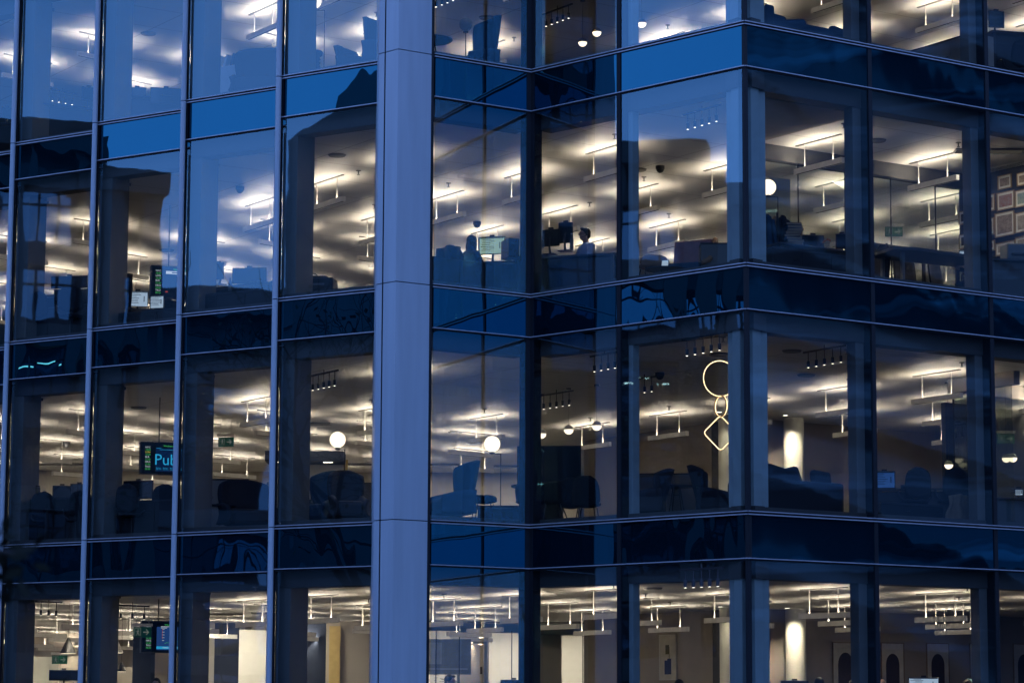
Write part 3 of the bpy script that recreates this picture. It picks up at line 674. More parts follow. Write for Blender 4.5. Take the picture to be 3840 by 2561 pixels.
def frame(Pt, rz, w, h, label, kind, group=None, fm='paper', nm='picture_frame'):
    r = empty(nm, Pt, rz, label, 'picture', group); t = .018
    mb = MB(); mb.box((0, 0, h/2-t/2), (w, .025, t)); mb.box((0, 0, -h/2+t/2), (w, .025, t)); mb.box((-w/2+t/2, 0, 0), (t, .025, h-2*t)); mb.box((w/2-t/2, 0, 0), (t, .025, h-2*t)); mb.build('frame', M['wood'] if fm != 'white' else M['white'], r)
    MB().box((0, .004, 0), (w-2*t, .008, h-2*t)).build('mount', M['paper'], r)
    im = MB()
    if kind == 'arch':
        a = w*.29; pts = [(-a, -h*.5+.03), (a, -h*.5+.03)]+[(a*math.cos(q), h*.12+a*1.25*math.sin(q)) for q in [i*math.pi/14 for i in range(15)]]
        im.add([(x, -.002, z) for x, z in pts], [tuple(range(len(pts)))])
    elif kind == 'shapes':
        im.box((-.02, -.002, h*.17), (.13, .002, .20)); im.box((.05, -.003, h*.10), (.02, .002, .26)); im.build('green_shape', mat('olive', (.11, .11, .04), .8), r); im = MB()
        im.box((0, -.002, -h*.22), (.24, .002, .30)); im.box((.05, -.003, -h*.18), (.14, .002, .30))
        im.build('blue_shape', mat('deep_blue', (.008, .02, .10), .8), r); return r
    else: im.box((0, -.001, 0), (w-.12, .003, h-.12))
    im.build('print', kind_m[kind], r); return r
def print_mat(nm, c1, c2, sc):
    m = mat(nm, c1, .6, scale=sc, var=0); n = m.node_tree; rp = [x for x in n.nodes if x.type == 'VALTORGB'][0]; rp.color_ramp.elements[0].color = (*c1, 1); rp.color_ramp.elements[1].color = (*c2, 1)
    rp.color_ramp.elements[0].position = .3; rp.color_ramp.elements[1].position = .72; nz = [x for x in n.nodes if x.type == 'TEX_NOISE'][0]; nz.inputs['Detail'].default_value = 9; nz.inputs['Roughness'].default_value = .75; nz.inputs['Distortion'].default_value = 1.2; return m
kind_m = {'arch': print_mat('arch_print', (.022, .014, .014), (.05, .03, .025), 6), 'crowd': print_mat('crowd_print', (.03, .025, .03), (.45, .36, .30), 16), 'red': print_mat('red_print', (.30, .06, .05), (.30, .33, .35), 18), 'sketch': print_mat('sketch_print', (.14, .11, .10), (.55, .50, .42), 14), 'blue': print_mat('sea_print', (.06, .18, .28), (.4, .42, .3), 9), 'dark': print_mat('dark_print', (.01, .012, .02), (.06, .06, .07), 8)}
def cabinet(loc, rz, w, d, h, label, m='wall', n=3, group=None):
    r = empty('storage_cabinet', loc, rz, label, 'cabinet', group); MB().box((0, 0, h/2), (w, d, h)).build('carcass', M[m], r, bevel=.004)
    MB().box((0, 0, h+.012), (w+.02, d+.02, .024)).build('worktop', M['desk'], r)
    for i in range(n):
        x = -w/2+(i+.5)*w/n; q = MB().box((x, -d/2-.006, h/2), (w/n-.012, .012, h-.03)).build('door', M[m], r); MB().box((x+w/n*.3, -d/2-.02, h*.72), (.12, .012, .012)).build('handle', M['plastic'], q)
def ring_light(P, zc, label):
    k0 = P[2]; r = empty('ring_chandelier', P, 0, label, 'chandelier'); 
    MB().lathe((0, 0, -.03), [(.19, 0), (.19, .03)], 28).build('canopy', M['plastic'], r)
    def loop(pts, nm, tilt, zo):
        c, s = math.cos(tilt), math.sin(tilt)
        for off, mm, rr, nn in ((0, 'brass', .012, nm), (-.016, 'ringw', .0065, nm+'_glow')):
            q = [(x*c-off*-s*1, x*s+off*c*1, z+zo) for x, z in pts]; MB().tube(q+[q[0], q[1]], rr, 8, caps=False).build(nn, M[mm], r, smooth=True)
    z0 = zc-k0
    loop([(.30*math.cos(a), .31*math.sin(a)) for a in [i*math.pi/24 for i in range(48)]], 'circle', R(12), z0)
    loop([(.19*math.cos(a), .185*math.sin(a)) for a in [i*math.pi/24 for i in range(48)]], 'oval', R(-62), z0-.48)
    di = [(-.31, 0), (0, .31), (.31, 0), (0, -.31)]; pts = []
    for i in range(4):
        a, b = di[i], di[(i+1) % 4]
        for t in [j/8 for j in range(8)]:
            f = t; x = a[0]+(b[0]-a[0])*f; z = a[1]+(b[1]-a[1])*f; l = math.hypot(x, z); g = min(1, .285/max(abs(x), abs(z)) if max(abs(x), abs(z)) > .285 else 1); pts.append((x*g, z*g))
    loop(pts, 'diamond', R(12), z0-.95)
    for s in (-1, 1): MB().tube([(s*.02, 0, -.03), (s*.02, 0, z0+.30)], .002, 4).build('cable', M['rod'], r)
def round_table(loc, rad, h, label, m='desk', legs=4):
    r = empty('round_table', loc, 0, label, 'table'); MB().lathe((0, 0, h-.025), [(rad*.97, 0), (rad, .012), (rad, .025)], 36).build('tabletop', M[m], r)
    for i in range(legs): a = .5+i*6.283/legs; MB().tube([(.07*math.cos(a), .07*math.sin(a), h-.03), (rad*.6*math.cos(a), rad*.6*math.sin(a), 0)], .011, 6).build('leg', M['plastic'], r)
def person(loc, rz, label, hair='hair', top='shirt', long=False, headset=False, glasses=False, bald=False, lean=.12, turn=0):
    r = empty('person', loc, rz, label, 'person'); b = MB(); hz = 1.24; hy = -.02-lean
    b.ell((0, .02, .52), (.17, .14, .12)); b.ell((0, -.0-lean*.3, .75), (.15, .105, .22)); b.ell((0, -lean*.7, .97), (.185, .11, .15)); b.tube([(0, -lean*.8, 1.05), (0, hy+.01, 1.17)], [.062, .054], 12)
    cx, sx = math.cos(turn), math.sin(turn)
    def H(x, y, z): return (x*cx-y*sx, hy+x*sx+y*cx, z)
    b.ell(H(0, 0, hz+.02), (.076, .095, .105), 24); b.ell(H(0, -.045, hz-.05), (.05, .048, .055), 16); b.ell(H(0, -.10, hz-.005), (.013, .022, .022), 10); b.ell(H(0, -.088, hz-.05), (.024, .014, .010), 10); b.ell(H(0, -.085, hz+.035), (.05, .016, .012), 12)
    for s in (-1, 1):
        b.ell(H(s*.076, .01, hz-.0), (.010, .020, .030), 10); b.ell(H(s*.03, -.083, hz+.012), (.014, .010, .009), 8)
        b.tube([(s*.17, -lean*.8, 1.03), (s*.235, -.06-lean, .80)], [.052, .042], 12); b.ell((s*.175, -lean*.8, 1.02), (.06, .06, .06)); b.ell((s*.235, -.06-lean, .80), (.043, .043, .043), 12)
        wr = (s*.12, -.33-lean, .80); b.tube([(s*.235, -.06-lean, .80), wr], [.042, .027], 12); b.ell((s*.105, -.37-lean, .80), (.042, .05, .017), 12)
        for i in range(4):
            x = s*(.075+i*.020); l = (.065, .078, .075, .06)[i]; b.tube([(x, -.405-lean, .803), (x, -.405-l*.55-lean, .80), (x, -.405-l-lean, .782)], [.009, .008, .007], 8)
        b.tube([(s*.072, -.35-lean, .797), (s*.045, -.385-lean, .792), (s*.045, -.41-lean, .786)], [.011, .010, .008], 8)
        b.tube([(s*.09, .0, .52), (s*.11, -.42, .50)], [.085, .058], 12); b.ell((s*.11, -.42, .50), (.06, .06, .06), 12); b.tube([(s*.11, -.42, .50), (s*.11, -.36, .10)], [.055, .035], 12); b.ell((s*.11, -.42, .045), (.042, .115, .042), 12)
    b.build('body', M['skin'], r, remesh=.0095)
    c = MB(); c.ell((0, -.0-lean*.3, .75), (.168, .122, .24)); c.ell((0, -lean*.7, .965), (.20, .125, .155)); c.ell((0, .02, .56), (.175, .15, .12)); c.tube([(0, -lean*.8, 1.05), (0, -lean*.85, 1.105)], [.085, .068], 14)
    for s in (-1, 1): c.ell((s*.178, -lean*.8, 1.015), (.07, .07, .07)); c.tube([(s*.178, -lean*.8, 1.02), (s*.238, -.06-lean, .80)], [.066, .056], 12); c.ell((s*.238, -.06-lean, .80), (.056, .056, .056)); c.tube([(s*.238, -.06-lean, .80), (s*.145, -.28-lean, .80)], [.055, .04], 12)
    c.build('shirt', M[top], r, remesh=.012)
    t = MB(); t.ell((0, .02, .50), (.185, .155, .12))
    for s in (-1, 1): t.tube([(s*.09, .0, .52), (s*.11, -.42, .50)], [.10, .072], 12); t.ell((s*.11, -.42, .50), (.074, .074, .074), 12); t.tube([(s*.11, -.42, .50), (s*.11, -.36, .11)], [.07, .055], 12)
    t.build('trousers', M['dark_shirt'], r, remesh=.014)
    if not bald:
        q = MB(); q.ell(H(0, .018, hz+.045), (.086, .10, .098), 24); q.ell(H(0, .045, hz-.01), (.078, .07, .07), 16); q.ell(H(.02, -.055, hz+.105), (.05, .04, .025), 12)
        if long: q.ell(H(0, .05, hz-.08), (.10, .075, .16), 16); q.ell(H(0, .055, hz-.2), (.095, .05, .12), 16); q.ell(H(.07, .0, hz-.06), (.03, .05, .13), 12); q.ell(H(-.07, .0, hz-.06), (.03, .05, .13), 12)
        q.build('hair', M[hair], r, remesh=.009)
    if glasses:
        q = MB()
        for s in (-1, 1): q.tube([H(s*.032+.024*math.cos(a), -.102, hz+.012+.019*math.sin(a)) for a in [i*.5236 for i in range(13)]], .0028, 5, caps=False); q.tube([H(s*.056, -.10, hz+.016), H(s*.08, .0, hz+.012)], .0028, 5)
        q.build('glasses', M['plastic'], r)
    if headset:
        q = MB(); q.tube([H(.084*math.cos(a), .005, hz+.02+.108*math.sin(a)) for a in [i*math.pi/12 for i in range(13)]], .007, 6)
        for s in (-1, 1): q.ell(H(s*.086, .005, hz), (.018, .032, .034), 12)
        q.tube([H(.088, -.01, hz-.02), H(.075, -.08, hz-.055), H(.03, -.115, hz-.06)], .004, 6); q.build('headset', M['plastic'], r)
    return r
def at_floor(t, zx, zy, Y, k): p = WP(t, zx, zy, Y); return (p[0], Y, ZF(k))
def zpix(t, zx, zy, Y): return WP(t, zx, zy, Y)[2]
SN = SS
def mon(t, x0, y0, x1, y1, Y, k, rz, label, scr='k', group=None, dk=None, h=None):
    a, b = WP(t, x0, y0, Y), WP(t, x1, y1, Y); w = abs(b[0]-a[0])/max(.35, abs(math.cos(rz))); hh = h or abs(a[2]-b[2]); c = (a+b)/2; zb = min(a[2], b[2])
    foot = max(ZF(k)+.70, zb-.16); r = monitor((c[0], Y, foot), rz, min(.95, w), min(hh, .5), label, scr, zc=c[2]-foot, group=group)
    if dk: desk((c[0]+dk[0], Y+.12, ZF(k)), rz if abs(rz) < 1.2 else 0, dk[1], .8, dk[2], h=foot-ZF(k))
    return r
K0, K1, K2, K3 = 0, 1, 2, 3
# ---- top storey
mon('r1c1', 20, 905, 100, 1000, 12.5, 0, R(20), 'dark monitor low in the left edge window, top storey', dk=(.2, 1.6, 'dark desk at the left edge window, top storey'))
mon('r1c1', 690, 735, 800, 850, 10.6, 0, R(25), 'tall dark monitor beside the plant, first full window, top storey', dk=(-.4, 1.7, 'dark desk in the first full window, top storey'))
mon('r1c1', 430, 990, 575, 1060, 10.4, 0, R(20), 'low dark monitor left of the plant, first full window, top storey')
mon('r1c1', 1075, 738, 1226, 858, 8.9, 0, R(8), 'dark monitor beside the column casing, second full window, top storey', dk=(.5, 1.8, 'dark desk in the second full window, top storey'))
mon('r1c1', 1268, 742, 1520, 880, 8.6, 0, R(12), 'wide dark monitor near the fin, second full window, top storey')
pl = empty('potted_plant', (*aty(T('r1c1', 640, 1000), 10.9)[:2], ZF(0)), 0, 'leafy desk plant against the pale ceiling, first full window, top storey', 'plant')
h = zpix('r1c1', 640, 1010, 10.9)-ZF(0); MB().lathe((0, 0, 0), [(.10, 0), (.14, max(.3, h-.1)), (.13, max(.3, h-.1))], 18).build('pot', M['case'], pl, smooth=True)
rn = random.Random(5); lf = MB()
for i in range(70):
    a = rn.uniform(0, 6.28); l = rn.uniform(.08, .34); z = h-.1+rn.uniform(0, .16); c, s_ = math.cos(a), math.sin(a); w = .022
    lf.add([(c*.03, s_*.03, z-.04), (c*l*.6-s_*w, s_*l*.6+c*w, z+.03), (c*l, s_*l, z-.01), (c*l*.6+s_*w, s_*l*.6-c*w, z+.03)], [(0, 1, 2, 3)])
lf.build('foliage', M['leaf'], pl)
spot_track('r1c1', (440, 850), (605, 882), 0, 4, 'spotlight track with four lit spots, first full window, top storey')
# binders on a cabinet, third window
c = WP('r1c1', 2040, 500, 7.4); r = empty('storage_shelf', (c[0], 7.4, ZF(0)), R(-33), 'open shelf with a row of upright files, third full window, top storey', 'shelf')
hh = zpix('r1c1', 2040, 560, 7.4)-ZF(0); MB().box((0, 0, hh/2), (1.5, .38, hh)).build('carcass', M['white'], r)
for i in range(8): MB().box((-.66+i*.17, .0, hh+.13), (.045, .27, .24), ry=R(18)).build('file', M['desk'] if i % 3 == 0 else M['white'], r)
wing_chair(at_floor('r1c1', 2170, 560, 6.3, 0), R(-8), 'dark rounded armchair back, third full window, top storey', 'grey_fabric', h=1.18, w=.95)
P0 = WP('r1c2', 622, 14, 5.3); globe_lamp((P0[0], 5.3, ZF(0)), P0[2], .135, 0, 'lit globe lamp at the top edge beside the casing, window left of pier, top storey')
P0 = WP('r1c2', 622, 495, 4.9); r = empty('sculptural_stool', (P0[0], 4.9, ZF(0)), 0, 'dark mushroom-shaped stool with ribbed stem, window left of pier, top storey', 'stool'); zt = zpix('r1c2', 622, 437, 4.9)-ZF(0)
MB().lathe((0, 0, zt-.24), [(.10, -.0), (.12, .03), (.09, .06), (.12, .10), (.10, .13), (.15, .17), (.16, .22), (.155, .24)], 28).build('seat', M['fabric'], r, smooth=True)
MB().lathe((0, 0, 0), [(.14, 0), (.10, .05), (.11, zt-.27), (.10, zt-.245)], 24).build('stem', M['fabric'], r, smooth=True)
wing_chair((WP('r1c2', 975, 440, 5.0)[0], 5.0, ZF(0)-.0), R(62), 'small dark tub chair seen side on, window left of pier, top storey', 'fabric', h=zpix('r1c2', 975, 372, 5.0)-ZF(0), w=.6)
wing_chair((WP('r1c2', 1230, 300, 3.9)[0], 3.9, ZF(0)), R(55), 'dark wingback armchair half hidden behind the pale pier, top storey', 'blue_fabric', h=zpix('r1c2', 1140, 132, 3.9)-ZF(0), w=.8)
X = WP('r1c2', 1990, 300, 4.6)[0]; wing_chair((X, 4.6, ZF(0)), R(-62), 'large dark wingback armchair facing left, window right of pier, top storey', 'blue_fabric', h=zpix('r1c2', 2130, 140, 4.6)-ZF(0)+.03, w=.86)
round_table((WP('r1c2', 1600, 350, 4.3)[0], 4.3, ZF(0)), .40, zpix('r1c2', 1600, 335, 4.3)-ZF(0), 'dark round side table at the pier edge, window right of pier, top storey')
P0 = WP('r1c2', 1897, 208, 6.0); globe_lamp((P0[0], 6.0, ZF(0)), P0[2], .128, 0, 'unlit clear globe lamp behind the wingback chair, window right of pier, top storey', on=False, arm=.0)
spot_track('r1c2', (1648, 62), (1790, 8), 0, 4, 'spotlight track with four spots, window right of pier, top storey')
spot_track('r1c3', (550, 222), (737, 155), 0, 5, 'spotlight track above the half globes, inner corner window, top storey')
for (t, x, y, lb, Pc) in [('r1c3', 853, 355, 'lower half globe pendant, inner corner window, top storey', (-2.38, 9.86)), ('r1c3', 1080, 270, 'right half globe pendant, inner corner window, top storey', None), ('r1c3', 1315, 197, 'half globe pendant at the left side, window left of outer corner, top storey', None)]:
    Pc = Pc or {1080: (-2.15, 8.1), 1315: (-1.35, 6.6)}[x]; half_globe((Pc[0], Pc[1], CE(0)), zat(T(t, x, y), Pc), .088, lb, col='brass')
# sofa with its back to the glass right of the outer corner
def sofa(org, d, t0, t1, inset, top, k, label, cush, m='blue_fabric', dep=.85):
    n = -nrm(d); c = org+d*(t0+t1)/2+n*inset; r = empty('sofa', (c[0], c[1], ZF(k)), math.atan2(d[1], d[0]), label, 'sofa'); L = t1-t0; h = top-ZF(k)
    MB().box((0, .10, h*.5+.05), (L, .2, h-.1), ).build('backrest', M[m], r, bevel=.05); MB().box((0, dep/2+.1, .30), (L, dep-.1, .26)).build('seat', M[m], r, bevel=.05)
    for s in (-1, 1): MB().box((s*(L/2-.09), dep/2+.05, .36), (.18, dep, .5)).build('armrest', M[m], r, bevel=.05)
    for s in (-1, 1): MB().box((s*(L/2-.2), dep/2, .08), (.06, .06, .16)).build('leg', M['plastic'], r)
    for i, (x, w, hh, ry) in enumerate(cush):
        q = tag(MB().box((0, 0, 0), (w, .15, hh)).build('cushion', M[m], None, bevel=.06, smooth=True), 'dark cushion %s on the sofa, window right of outer corner, %s storey' % (['first from left', 'second from left', 'third from left'][i], SS[k]), 'cushion')
        q.location = (c[0]+d[0]*x+n[0]*.26, c[1]+d[1]*x+n[1]*.26, ZF(k)+h+hh*.22); q.rotation_euler = (R(-12), ry, math.atan2(d[1], d[0]))
    return r
zt = zat(T('r1c4', 1345, 285), oc+vD*3.35)
sofa(oc, vD, 1.05, 3.36, .62, zt, 0, 'long dark sofa with its back to the glass right of the outer corner, top storey', [(-.85, .55, .34, R(4)), (-.35, .45, .3, R(-10)), (.62, .42, .3, R(8))])
Pq = WP('r1c4', 1640, 280, 6.2); cabinet((Pq[0], 6.2, ZF(0)), R(-56.6), 2.4, .5, 1.12, 'taupe storage cabinet run with dark top behind the sofa, top storey', 'dwall', 4)
mon('r1c4', 2050, 95, 2190, 235, 6.0, 0, R(15), 'dark monitor at the right edge window, top storey', dk=(.5, 1.6, 'dark desk at the right edge window, top storey'))
office_chair(at_floor('r1c4', 2290, 380, 5.4, 0), R(200), 'dark office chair at the right edge window, top storey')
Pc = (0.62, 3.2); r0 = WP('r1c4', 300, 20, 3.2)
# ---- upper middle storey
mon('r2c1', 425, 975, 740, 1080, 10.4, 1, R(-12), 'wide dark monitor on the upper row, first full window, upper middle storey', dk=(.1, 2.0, 'black desk cluster in the first full window, upper middle storey'))
mon('r2c1', 450, 1085, 742, 1195, 10.1, 1, R(-12), 'wide dark monitor on the lower row, first full window, upper middle storey')
office_chair(at_floor('r2c1', 380, 1200, 10.2, 1), R(150), 'dark office chair left of the monitors, first full window, upper middle storey')
person(tuple(atz(T('r2c1', 1425, 1075), ZF(1)+1.36)*[1, 1, 0]+[0, 0, ZF(1)]), R(-25), 'seated person in dark clothes before two bright monitors, second full window, upper middle storey', top='dark_shirt')
mon('r2c1', 1075, 1100, 1240, 1235, 10.3, 1, R(14), 'bright monitor on the left of the pair, second full window, upper middle storey', 'w', dk=(.5, 1.8, 'dark desk under the two bright monitors, second full window, upper middle storey'))
mon('r2c1', 1262, 1135, 1380, 1250, 10.35, 1, R(-14), 'bright monitor on the right of the pair, second full window, upper middle storey', 'w')
wing_chair(at_floor('r2c1', 985, 1080, 8.9, 1), R(-20), 'tall dark chair back beside the casing, second full window, upper middle storey', 'fabric', h=1.3, w=.42)
P0 = WP('r2c1', 1420, 1030, 11.0); wall_screen((P0[0]+.18, 11.0, P0[2]), R(18), 1.10, .66, 'hanging screen with city clocks and a white banner, second full window, upper middle storey', dict(up=CE(1)-P0[2], t=['10:50', '15:50', '21:20', '23:50', '00:50'], y=0, c='news'))
mon('r2c1', 1790, 865, 1880, 1005, 6.9, 1, R(-35), 'dark monitor turned aside beside the casing, third full window, upper middle storey', dk=(.8, 2.2, 'dark desk with bottles, third full window, upper middle storey'))
mon('r2c1', 1950, 905, 2240, 1040, 6.6, 1, R(-6), 'wide dark monitor in the middle, third full window, upper middle storey')
mon('r2c1', 2100, 1065, 2200, 1130, 6.5, 1, R(10), 'small dark tablet below the wide monitor, third full window, upper middle storey')
def bottle(p, label, h=.2, m='part_glass'):
    r = empty('bottle', p, 0, label, 'bottle'); MB().lathe((0, 0, 0), [(.032, 0), (.034, .02), (.034, h*.6), (.014, h*.8), (.013, h*.93)], 14).build('body', M['case'], r, smooth=True); MB().lathe((0, 0, h*.93), [(.016, 0), (.016, h*.07)], 12).build('cap', M['white'], r)
P0 = WP('r2c1', 1932, 1100, 6.4); bottle(tuple(P0), 'slim pale bottle on the desk, third full window, upper middle storey', .26)
# printer at the window left of the pier
P0 = WP('r2c2', 660, 1060, 5.0); r = empty('office_printer', (P0[0], 5.0, P0[2]-.12), R(-8), 'dark desktop printer with cables beside the casing, window left of pier, upper middle storey', 'printer')
MB().box((0, 0, .12), (.62, .45, .24)).build('body', M['plastic'], r, bevel=.02); MB().box((-.05, .0, .26), (.45, .32, .05)).build('scanner_lid', M['desk'], r, bevel=.01)
MB().tube([(-.3, 0, .28), (-.2, -.05, .37), (-.05, 0, .34), (.0, .05, .27)], .008, 6).build('cable', M['plastic'], r); MB().box((.0, -.23, .12), (.3, .04, .03)).build('paper_tray', M['case'], r)
desk((P0[0], 5.1, ZF(1)), R(-8), 1.3, .7, 'dark desk under the printer, window left of pier, upper middle storey', h=P0[2]-.12-ZF(1))
# the woman right of the pier
Pw = atz(T('r2c2', 1900, 635), ZF(1)+1.36); person((Pw[0], Pw[1], ZF(1)), R(128), 'long haired woman seated at the green-lit monitor, window right of pier, upper middle storey', hair='hair', top='dark_shirt', long=True, headset=True, turn=R(0))
ch = office_chair((Pw[0]-.12, Pw[1]-.28, ZF(1)), R(150)+math.pi*0, 'dark office chair with a jacket over its back, behind the long haired woman', 'grey_fabric')
g = MB(); g.grid(lambda u, v: (.34*(u-.5)*2*(1-.3*v)+.02*math.sin(9*v+5*u), .30+.04*math.sin(14*u)-.03*math.cos(3*v)+.05*(1-v), .18+.90*v-.10*abs(u-.5)), 18, 12); g.build('draped_jacket', M['grey_fabric'], ch, smooth=True, solid=.03)
mon('r2c2', 2008, 645, 2228, 795, Pw[1]+.55, 1, R(-14), 'pale green lit monitor facing the street, window right of pier, upper middle storey', 'g', dk=(.35, 1.7, 'dark desk in front of the long haired woman, upper middle storey'))
P0 = WP('r2c2', 1664, 888, 4.6); r = empty('desk_lamp', (P0[0], 4.6, P0[2]), 0, 'small pale round desk lamp beside the pier, upper middle storey', 'desk lamp'); MB().ell((0, 0, 0), (.035, .035, .035), 16).build('globe', M['white'], r); MB().tube([(0, 0, -.03), (0, 0, ZF(1)+.74-P0[2])], .008, 6).build('stem', M['plastic'], r)
P0 = WP('r2c3', 250, 740, 4.9); r = empty('desktop_computer', (P0[0], 4.9, P0[2]-.18), R(20), 'dark computer tower right of the green monitor, window right of pier, upper middle storey', 'computer'); MB().box((0, 0, .17), (.2, .42, .34)).build('case', M['plastic'], r, bevel=.01); MB().box((0, -.213, .25), (.14, .004, .05)).build('drive_bay', M['desk'], r)
# the man with the headset, narrow window of the inner corner
Pm = atz(T('r2c3', 872, 574), ZF(1)+1.36); person((Pm[0]+.1, Pm[1], ZF(1)), R(-62), 'man in pale blue shirt with headset and glasses looking down, inner corner window', top='shirt', headset=True, glasses=True, lean=.10)
office_chair((Pm[0]+.48, Pm[1]+.15, ZF(1)), R(-62), 'dark office chair behind the man in the pale shirt, inner corner window', 'fabric')
Yd = Pm[1]-.25; zd = zpix('r2c3', 780, 765, Yd)
r = desk((WP('r2c3', 700, 780, Yd)[0]+.1, Yd-.1, ZF(1)), R(-20), 1.9, .75, 'black desk of the man with the headset, inner corner window', h=.76)
MB().box((-.62, 0, .42), (.6, .6, .78)).build('pedestal', M['desk'], r); MB().box((.35, .3, .62), (1.2, .03, .5)).build('modesty_panel', M['desk'], r)
mon('r2c3', 655, 520, 772, 692, Yd+.05, 1, R(160), 'dark monitor seen from behind, nearer the man, inner corner window')
mon('r2c3', 520, 578, 662, 720, Yd+.1, 1, R(155), 'dark monitor seen from behind, farther from the man, inner corner window')
P0 = WP('r2c3', 762, 750, Yd-.2); bottle((P0[0], Yd-.2, P0[2]), 'clear water bottle on the desk of the man with the headset', .30)
P0 = WP('r2c3', 480, 760, Yd-.1); r = empty('desk_plant', (P0[0], Yd-.1, P0[2]), 0, 'small dark leafy plant at the inner corner mullion, upper middle storey', 'plant'); lf = MB(); MB().lathe((0, 0, -.08), [(.05, 0), (.06, .1)], 14).build('pot', M['case'], r)
for i in range(60): a = rn.uniform(0, 6.28); l = rn.uniform(.05, .2); z = rn.uniform(.02, .28); c, s_ = math.cos(a), math.sin(a); lf.add([(0, 0, z-.03), (c*l*.6-s_*.02, s_*l*.6+c*.02, z+.03), (c*l, s_*l, z), (c*l*.6+s_*.02, s_*l*.6-c*.02, z+.03)], [(0, 1, 2, 3)])
lf.build('foliage', M['leaf'], r)
# lounge, window left of outer corner
P0 = WP('r2c3', 1730, 740, 3.6); r = empty('lounge_seat', (P0[0]+.1, 3.6, ZF(1)), R(-28), 'rose leather lounge seat with tan arm, window left of outer corner, upper middle storey', 'lounge seat'); hb = zpix('r2c3', 1700, 650, 3.6)-ZF(1)
MB().box((-.1, .2, hb-.24), (.72, .10, .48), rx=R(-8)).build('backrest', M['pink'], r, bevel=.03); MB().box((-.1, -.1, hb-.55), (.74, .6, .12)).build('seat', M['blue_fabric'], r, bevel=.03)
MB().tube([(.32, .2, hb-.02), (.40, .05, hb-.2), (.40, -.25, hb-.45), (.35, -.4, hb-.52)], [.05, .06, .05, .04], 10).build('armrest', M['tan'], r, smooth=True)
for x in (-.4, .25):
    for y in (-.3, .15): MB().tube([(x, y, 0), (x, y, hb-.58)], .014, 6).build('leg', M['plastic'], r)
shell_chair(at_floor('r2c3', 1420, 860, 3.2, 1), R(200), 'low tan rimmed chair back beside the casing, window left of outer corner, upper middle storey', m='tan', h=zpix('r2c3', 1420, 808, 3.2)-ZF(1))
P0 = WP('r2c3', 1540, 865, 3.0); r = empty('tablet_computer', (P0[0], 3.0, P0[2]), R(-20), 'pale lit tablet between the two lounge seats, upper middle storey', 'tablet'); MB().box((0, 0, 0), (.13, .012, .14), rx=R(-20)).build('case', M['plastic'], r); MB().box((0, -.01, .003), (.115, .004, .125), rx=R(-20)).build('screen', M['scr_w'], r)
round_table((P0[0], 3.05, ZF(1)), .35, P0[2]-.08-ZF(1), 'dark round table carrying the lit tablet, upper middle storey')
P0 = WP('r2c3', 1950, 770, 3.4); r = empty('waste_bin', (P0[0], 3.4, ZF(1)), 0, 'grey box beside the rose lounge seat, upper middle storey', 'cabinet'); hb = zpix('r2c3', 1950, 715, 3.4)-ZF(1); MB().box((0, 0, hb/2), (.5, .4, hb)).build('body', M['case'], r, bevel=.01); MB().box((0, 0, hb+.01), (.52, .42, .02)).build('lid', M['desk'], r)
spot_track('r1c3', (1728, 1078), (1966, 1012), 1, 5, 'spotlight track with five lit spots, window left of outer corner, upper middle storey')
# right of the outer corner: brown soffit, glass rooms
mb = MB(); e1, e2 = np.array([.78, 4.26]), np.array([1.98, 2.53]); mb.prism([tuple(oc+np.array([.05, .75])), tuple(e1+np.array([-.45, .6])), tuple(e1), tuple(e2), tuple(vD*2.9-nrm(vD)*.55)], CE(1)-.05, CE(1)-.003); bp(mb, 'brown_soffit', M['dwall'])
q1, q2 = np.array([.55, 4.62]), np.array([5.2, 7.72])
wall(q1, q2, CE(1)-.28, CE(1)-.002, M['head'], 'bulkhead', .2)
L = np.linalg.norm(q2-q1); dq = (q2-q1)/L
frost = mat('frost_bars', (.30, .31, .28), .8)
for i in range(5):
    a, b = q1+dq*(i*L/5+.015), q1+dq*((i+1)*L/5-.015); mb = MB(); n = -nrm(dq)*.1; mb.add([(*(a+n), ZF(1)), (*(b+n), ZF(1)), (*(b+n), CE(1)-.28), (*(a+n), CE(1)-.28)], [(0, 1, 2, 3)]); g = bp(mb, 'partition_pane', M['part_glass'])
    mb = MB(); rb = random.Random(i)
    for zz in (.02, 1.05):
        t = 0
        while t < L/5-.06:
            w = rb.choice([.006, .01, .018, .028]); c = a+dq*(t+w/2)+n*.96; mb.box((c[0], c[1], ZF(1)+zz+.1), (w, .004, .2), rz=math.atan2(dq[1], dq[0])); t += w+rb.choice([.008, .015, .02])
    mb.build('frosted_band', frost, g)
    mb = MB(); mb.tube([(*(a-dq*.015+n), ZF(1)), (*(a-dq*.015+n), CE(1)-.28)], .013, 6); bp(mb, 'partition_post', M['black'])
